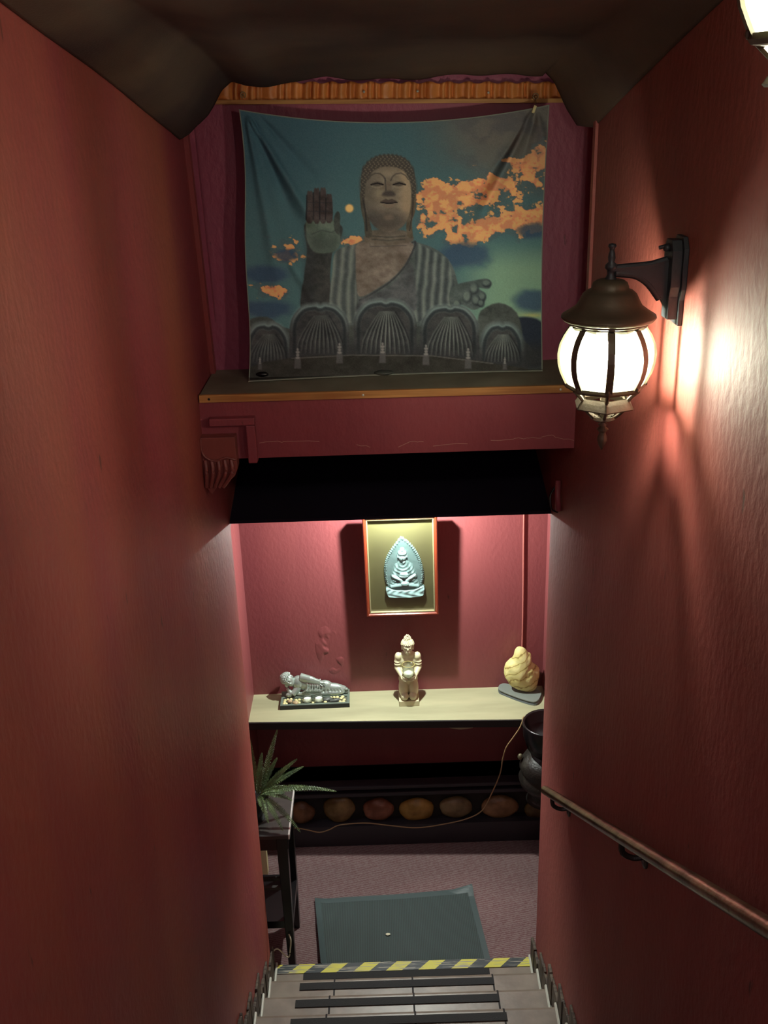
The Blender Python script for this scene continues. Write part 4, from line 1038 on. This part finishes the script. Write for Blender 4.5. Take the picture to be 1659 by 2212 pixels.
for j in range(7):
    for i in range(16):
        ph = .15 + j * .2; a = 2 * PI * (i + .5 * (j % 2)) / 16
        dl = Vector((math.cos(ph) * math.cos(a) * .025, math.cos(ph) * math.sin(a) * .023, math.sin(ph) * .026))
        dl = Matrix.Rotation(-.95, 3, 'Y') @ dl + Vector((-.004, .003, .004)); ell(bm, hc + dl, (.0042,) * 3, u=8, v=6)
ell(bm, hc + Vector((-.023, .003, .014)), (.011, .011, .011))
for v_ in bm.verts: v_.co = hc + (v_.co - hc) * 1.24
obj('curled_hair', bm, SILVER, rc, smooth=True)
# candle holders, pebbles, slates in the compartment
def tpos(zx, zy):           # place in the compartment from plan fractions
    return zx, zy
holders = []
for i, x in enumerate((.138, .196)):
    c = T(x, .036, th - .008)
    hN = thing('glass_candle_holder', ['left of the two round glass tealight cups on the tray of the reclining figure', 'right of the two round glass tealight cups on the tray of the reclining figure'][i], 'candle holder', c, 'glass tealight cups on the tray')
    bm = nb(); lathe(bm, [(.018, 0), (.025, .004), (.0275, .014), (.026, .025), (.0245, .031), (.0232, .031), (.024, .024), (.0252, .014), (.022, .006), (.001, .004)], c, 28, cap=False); obj('cup', bm, CLEAR, hN, smooth=True)
    bm = nb(); lathe(bm, [(.018, .005), (.0195, .008), (.0195, .020), (.012, .022), (.001, .022)], c, 24); obj('tealight', bm, WAX, hN, smooth=True)
peb = [(.022, .052, 'Y'), (.036, .058, 'Y'), (.020, .034, 'Y'), (.019, .019, 'Y'), (.052, .060, 'Y'), (.030, .020, 'Y'), (.048, .036, 'B'), (.078, .050, 'Y'), (.084, .036, 'Y'), (.095, .052, 'Y'), (.096, .024, 'Y'), (.078, .020, 'B'), (.167, .017, 'Y'), (.230, .022, 'Y'), (.258, .060, 'Y'), (.274, .062, 'Y'), (.290, .062, 'Y'), (.310, .050, 'Y'), (.318, .064, 'Y'), (.306, .020, 'Y'), (.322, .018, 'Y'), (.326, .036, 'Y')]
PEBL = ['cream pebble in the far left corner', 'cream pebble second from the left along the back', 'cream pebble at the left edge, middle of three', 'cream pebble in the front left corner',
        'cream pebble third from the left along the back', 'cream pebble beside the front left corner one', 'large tan pebble at the left among cream ones', 'cream pebble at the back between tan pebble and cups',
        'cream pebble at mid depth left of the cups', 'cream pebble at the back touching the left cup', 'cream pebble at the front touching the left cup', 'tan pebble at the front left of the cups',
        'cream pebble in front of the gap between the two cups', 'cream pebble in front of the dark rounded stone', 'cream pebble behind the slate, first of the back row', 'cream pebble behind the slate, second of the back row',
        'cream pebble behind the slate, third of the back row', 'cream pebble at the right, inside the corner one', 'cream pebble in the far right corner', 'cream pebble at the front right of the slate',
        'cream pebble in the front right corner', 'cream pebble at the right edge, mid depth']
for i, (x, y, c) in enumerate(peb):
    r = .0085 if c == 'Y' else .014
    r = (r * random.uniform(.9, 1.2), r * random.uniform(.85, 1.1), r * .7)
    q = T(x, y, th - .008 + r[2] * .85)
    o = obj('pebble', stone_bm(q, r, i, 2, .18, random.uniform(0, 3)), PEBY if c == 'Y' else PEBB, smooth=True, loc=q)
    tag(o, PEBL[i] + ' on the tray', 'pebble', 'pebbles on the tray')
for x, y, r, rz, lab in ((.240, .040, (.027, .015, .011), .35, 'dark grey rounded stone next to the right tealight cup'), (.280, .030, (.030, .010, .009), .25, 'long dark grey slate pebble at the right end of the tray')):
    q = T(x, y, th - .008 + r[2] * .8); tag(obj('slate_stone', stone_bm(q, r, x * 50, 3, .15, rz), SLATE, smooth=True, loc=q), lab, 'stone')

# ------------------------------------------------------------------ cream rock on a slab
pl = thing('stone_slab', 'thin grey polished stone slab under the cream rock at the right end of the shelf', 'slab', V(.655, 4.49, SZ))
sl = [onZ(1076, 1491, SZ), onZ(1082, 1484, SZ), onZ(1094, 1481, SZ), onZ(1120, 1490, SZ), onZ(1165, 1500, SZ), onZ(1168, 1512, SZ), onZ(1158, 1524, SZ), onZ(1140, 1522, SZ), onZ(1110, 1512, SZ), onZ(1088, 1503, SZ), onZ(1078, 1498, SZ)]
pts = smooth2([(p.x, min(p.y, 4.595)) for p in sl], 3)
bm = nb(); prism(bm, [tuple(p) for p in pts], 'z', CZ + SZ, CZ + SZ + .012); obj('lower_layer', bm, MIRR, pl, bevel=.002)
bm = nb(); c = np.mean(pts, 0); prism(bm, [tuple(c + (p - c) * .985) for p in pts], 'z', CZ + SZ + .012, CZ + SZ + .017); obj('middle_layer', bm, BLKGLOSS, pl)
bm = nb(); prism(bm, [tuple(c + (p - c) * .99) for p in pts], 'z', CZ + SZ + .017, CZ + SZ + .024); obj('top_layer', bm, SLAB, pl, bevel=.002)
# rock material: brown wavy veins
nt = ROCK.node_tree; N = nt.nodes; L = nt.links; b = N['Principled BSDF']; tc = [n for n in N if n.type == 'TEX_COORD'][0]
wv = N.new('ShaderNodeTexWave'); wv.bands_direction = 'Z'; wv.inputs['Scale'].default_value = 7.5; wv.inputs['Distortion'].default_value = 7; wv.inputs['Detail'].default_value = 3; wv.inputs['Detail Scale'].default_value = 1.6
mpv = N.new('ShaderNodeMapping'); mpv.inputs['Rotation'].default_value = (0, .5, 0); mpv.inputs['Scale'].default_value = (1.0, 1.0, 1)
L.new(tc.outputs['Object'], mpv.inputs[0]); L.new(mpv.outputs[0], wv.inputs['Vector'])
rp = N.new('ShaderNodeValToRGB'); e = rp.color_ramp.elements; e[0].position = .0; e[0].color = lin((146, 124, 68)); e[1].position = .07; e[1].color = lin((206, 194, 124))
ee = e.new(.9); ee.color = lin((212, 202, 140))
L.new(wv.outputs['Fac'], rp.inputs[0]); L.new(rp.outputs[0], b.inputs['Base Color'])
rc0 = V(.683, 4.525, SZ + .024)
sil = smooth2([(808, 178), (862, 205), (905, 260), (945, 300), (955, 400), (1000, 440), (1060, 510), (1068, 580), (1050, 680), (1045, 760), (990, 820), (880, 826), (760, 780), (660, 720), (610, 640), (578, 560), (588, 450), (640, 370), (700, 300), (722, 220), (760, 185)], 3)
ps = 1 / 6.38 / 432            # metres per enlargement pixel
bm = nb(); bmesh.ops.create_icosphere(bm, subdivisions=5, radius=1)
cxr, cyr = 830, 540
angs = np.arctan2(-(sil[:, 1] - cyr), sil[:, 0] - cxr); rad = np.hypot(sil[:, 0] - cxr, sil[:, 1] - cyr) * ps
oi = np.argsort(angs); angs, rad = angs[oi], rad[oi]
for v_ in bm.verts:
    a = math.atan2(v_.co.z, v_.co.x); rr = np.interp(a, angs, rad, period=2 * PI); k = math.hypot(v_.co.x, v_.co.z)
    f = k
    co = Vector((math.cos(a) * rr * f, v_.co.y * .052, math.sin(a) * rr * f * 1.1))
    n = mn.noise(v_.co * 2.2) * .006 + .0035 * abs(mn.noise(v_.co * 5 + Vector((3, 1, 2))))
    co += v_.co.normalized() * n
    v_.co = co
zmin = min(v_.co.z for v_ in bm.verts)
for v_ in bm.verts:
    v_.co.z = max(v_.co.z - zmin, .006) - .006; v_.co += rc0
tag(obj('cream_rock', bm, ROCK, smooth=True, loc=rc0), 'pointed cream yellow rock with brown veins standing on the grey slab', 'rock')

# ------------------------------------------------------------------ dark urn on a pedestal at the right
u0 = V(.745, 4.10, 0); ub = -3.20
ur = thing('carved_urn', 'black urn with wide rim half hidden behind the right wall', 'urn', V(.742, 4.10, ub))
c = V(.742, 4.10, 0)
def ulathe(name, prof, m, seg=28, **k):
    bm = nb(); lathe(bm, prof, c, seg, **k); obj(name, bm, m, ur, smooth=True)
ulathe('bowl', [(.06, -2.93), (.09, -2.90), (.112, -2.83), (.116, -2.765), (.112, -2.757), (.104, -2.765), (.096, -2.82), (.05, -2.86), (.001, -2.865)], BLKGLOSS, cap=False)
ulathe('neck', [(.060, -2.93), (.066, -2.935), (.105, -2.955), (.122, -2.985), (.125, -3.01), (.116, -3.03), (.118, -3.05), (.128, -3.07), (.120, -3.105), (.100, -3.12)], BLKWOOD)
ulathe('foot', [(.100, -3.12), (.085, -3.14), (.07, -3.16), (.075, -3.19), (.09, -3.20)], BLKWOOD)
KNOB = mat('dull_bronze_knob', (110, 104, 82), rough=.35, metal=.5)
for a in (PI * .98, PI * 1.45):
    bm = nb(); ell(bm, c + Vector((.122 * math.cos(a), .122 * math.sin(a), -2.955)), (.013, .013, .017)); obj('knob', bm, KNOB, ur, smooth=True)
bm = nb(); prism(bm, [(.725, CZ - 3.2), (.80, CZ - 3.2), (.80, CZ - 3.34), (.785, CZ - 3.32), (.74, CZ - 3.225), (.725, CZ - 3.22)], 'y', 4.02, 4.18)
tag(obj('wall_console', bm, BLKWOOD, bevel=.003, loc=V(.80, 4.10, -3.3)), 'dark wooden wall console under the black urn, mostly hidden by the right wall', 'console')

# ------------------------------------------------------------------ stone ledge at the foot of the back wall
lg = thing('stone_ledge', 'low dark plinth along the back wall with rounded river stones set into its front', 'ledge', V(.05, 4.5, -CZ))
DARKL = mat('near_black_painted_wood', (44, 40, 46), rough=.5)
MORT = mat('dark_mortar', (40, 34, 28), rough=.85, col2=(28, 24, 22), nscale=8, bump=.4)
RL = -.712; RR = .80
bm = nb(); boxr(bm, RL, RR, 4.47, 4.6, -CZ, -3.33); obj('back_body', bm, MORT, lg)
bm = nb(); boxr(bm, RL, RR, 4.41, 4.6, -3.352, -3.33); obj('top_board', bm, DARKL, lg, bevel=.006)
bm = nb(); boxr(bm, RL, RR, 4.42, 4.46, -3.405, -3.38); obj('top_rail', bm, DARKL, lg, bevel=.006)
bm = nb(); boxr(bm, RL, RR, 4.40, 4.47, -CZ, -3.575); obj('kick_board', bm, DARKL, lg)
cols = [(112, 82, 56), (126, 104, 66), (138, 92, 70), (152, 122, 62), (120, 106, 76), (134, 104, 72), (110, 92, 54)]
for i, (x_, y_, w_, h_) in enumerate([(650, 1755, 64, 50), (733, 1747, 72, 60), (817, 1748, 70, 52), (900, 1748, 78, 52), (984, 1743, 76, 50), (1080, 1742, 84, 54), (1160, 1748, 60, 50)]):
    q = onY(x_, y_, 4.455); r = (w_ / 2 / 425, .035, h_ / 2 / 370)
    o = obj('river_stone', stone_bm(q, r, i + 5, 3, .14), mat('river_stone_%d' % i, [min(255, v * 1.15) for v in cols[i]], rough=.45, col2=[max(0, v - 34) for v in cols[i]], nscale=12, bump=.25), lg, smooth=True)

# ------------------------------------------------------------------ cords
bm = nb()
cp_ = [onY(1132, 1100, 4.594), onY(1131, 1180, 4.594), onY(1130, 1300, 4.594), onY(1127, 1440, 4.594)]
tube(bm, smoothpts(cp_, 6), .0045, 8); 
tag(obj('vertical_cable', bm, CORDPINK, smooth=True, loc=cp_[0]), 'pink painted straight cord running down the niche wall to the cream rock', 'cord')
bm = nb(); P = [onY(1131, 1548, 4.27) + Vector((0, 0, .0)), onY(1124, 1570, 4.262), onY(1108, 1594, 4.262), onY(1094, 1614, 4.265), onY(1086, 1640, 4.28), onY(1080, 1672, 4.32), onY(1062, 1714, 4.36), onY(1042, 1750, 4.375), onY(1010, 1768, 4.375), onY(960, 1780, 4.38), onY(900, 1788, 4.38), onY(840, 1783, 4.38), onY(790, 1778, 4.38), onY(735, 1782, 4.38), onY(712, 1792, 4.38), onY(690, 1798, 4.38), onY(665, 1793, 4.38), onY(640, 1789, 4.375), onY(600, 1790, 4.36), onY(560, 1800, 4.30)]
tube(bm, smoothpts(P, 6), .0034, 8)
tag(obj('looped_cable', bm, GOLDC, smooth=True, loc=P[0]), 'beige power cord hanging from the shelf end and looping left across the stone ledge', 'cord')

# ------------------------------------------------------------------ side table, fern
tt = -2.923
tb_ = thing('side_table', 'dark slender side table at the left jamb carrying the fern', 'table', V(-.70, 3.71, -CZ))
xr = -.457; y0, y1 = 3.55, 3.87
bm = nb(); boxr(bm, -1.0, xr, y0, y1, tt - .02, tt); obj('top', bm, TABTOP, tb_, bevel=.002)
bm = nb(); boxr(bm, xr, xr + .006, y0, y1, tt - .02, tt + .0008); obj('metal_edge', bm, PIN, tb_, label='bright metal strip along the right edge of the top')
bm = nb(); boxr(bm, -.99, xr - .004, y0 + .004, y0 + .022, tt - .075, tt - .02); boxr(bm, xr - .022, xr - .004, y0 + .022, y1 - .01, tt - .075, tt - .02); obj('apron', bm, BLKGLOSS, tb_)
for lx in (xr - .054, -.99):
    for ly in (y0 + .002, y1 - .048):
        bm = nb(); prism(bm, [(lx, ly), (lx + .048, ly), (lx + .048, ly + .046), (lx, ly + .046)], 'z', CZ - CZ, CZ + tt - .02)
        for v_ in bm.verts:
            if v_.co.z < .01: v_.co.x += (.010 if v_.co.x < lx + .02 else -.008)
        obj('leg', bm, BLKGLOSS, tb_, bevel=.002)
for z in (-3.00, -3.17, -3.22, -3.42):
    bm = nb(); boxr(bm, -.99, xr - .05, y0 + .015, y0 + .03, z - .012, z + .002); obj('rail', bm, BLKWOOD if z != -3.22 else TABTOP, tb_)
bm = nb(); boxr(bm, -.99, xr - .01, y0 + .01, y1 - .01, -3.445, -3.405); obj('lower_shelf', bm, BLKGLOSS, tb_)
# pot and fern
f0 = V(-.615, 3.68, tt)
fn = thing('potted_fern', 'green sword fern in a black pot on the side table', 'plant', f0)
bm = nb(); lathe(bm, [(.045, 0), (.05, .004), (.066, .075), (.072, .115), (.075, .128), (.070, .130), (.066, .10), (.04, .095), (.001, .095)], f0, 24, cap=False); obj('pot', bm, BLKGLOSS, fn, smooth=True)
def frond(tip_dir, ln, droop, wdt=.021):
    bm = nb(); d = Vector(tip_dir).normalized(); base_ = f0 + Vector((.02 + d.x * .02, d.y * .02, .125)); pts = []
    n = 46
    for i in range(n + 1):
        t = i / n; p = base_ + d * (ln * t) + Vector((0, 0, -droop * t * t)); pts.append(p)
    tube(bm, pts, .0015, 5, rs=[.0022 * (1 - .7 * i / n) for i in range(n + 1)])
    for i in range(3, n):
        t = i / n; tan = (pts[i + 1] - pts[i - 1]).normalized(); side = tan.cross(Vector((0, -.45, .9))).normalized(); nrm = side.cross(tan)
        w = wdt * (math.sin(min(1, t * 1.5 + .22) * PI * .5) * (1 - t) ** .55 + .06)
        for s in (-1, 1):
            b0 = pts[i]; tip = b0 + side * s * w + tan * w * .35 + nrm * random.uniform(-.003, .003); h = ln / n * .42
            m1 = b0 + side * s * w * .5 + tan * (h + w * .12); m2 = b0 + side * s * w * .5 - tan * (h - w * .12)
            vs = [bm.verts.new(q) for q in (b0 + tan * h * .7, m1, tip, m2, b0 - tan * h * .7)]
            bm.faces.new(vs)
    o = obj('frond', bm, FERN, fn); o.modifiers.new('t', 'SOLIDIFY').thickness = .0006
for d, ln, dr_ in [((.10, .0, .31), .345, .0), ((.17, 0, .20), .27, .03), ((.19, .02, .15), .25, .035), ((.19, -.03, .10), .22, .045), ((.27, .0, .08), .345, .10), ((-.02, .05, .28), .27, 0), ((.04, -.05, .2), .2, .02),
                   ((.5, -.6, .1), .17, .11), ((.7, -.45, -.1), .21, .09), ((.35, -.3, .5), .17, .05), ((-.5, .2, .6), .2, .05), ((.9, .3, .2), .17, .06), ((.3, -.75, .3), .16, .09), ((.1, .35, .8), .2, .03), ((.45, .2, .9), .2, .02), ((.6, -.2, .25), .16, .06), ((.75, -.3, .45), .14, .03)]:
    frond(d, ln, dr_)

# black adapter and white cable by the table foot
ad_ = thing('power_adapter', 'black power adapter box on the floor at the left jamb behind the last steps', 'adapter', V(-.60, 3.52, -CZ + .03))
bm = nb(); boxr(bm, -.655, -.56, 3.47, 3.54, -CZ + .0, -3.56); obj('case', bm, BLKGLOSS, ad_, bevel=.006)
bm = nb(); q = V(-.575, 3.468, -3.60); ell(bm, q, (.004, .003, .007)); obj('indicator', bm, PLASTICW, ad_)
bm = nb(); P = [onY(624, 2018, 3.545), onY(628, 2030, 3.53), onY(627, 2050, 3.52), onY(622, 2068, 3.51), onY(600, 2050, 3.50), onY(585, 2060, 3.495), onY(575, 2072, 3.49)]
tube(bm, smoothpts(P, 6), .0035, 8); tag(obj('white_cable', bm, PLASTICW, smooth=True, loc=P[0]), 'white cable loop beside the table foot at the bottom left', 'cable')
bm = nb(); boxr(bm, -.71, -.66, 4.2, 4.24, -CZ, -3.30); tag(obj('leaning_board', bm, CREAM, loc=V(-.68, 4.22, -CZ)), 'cream board edge seen under the side table on the left', 'board')
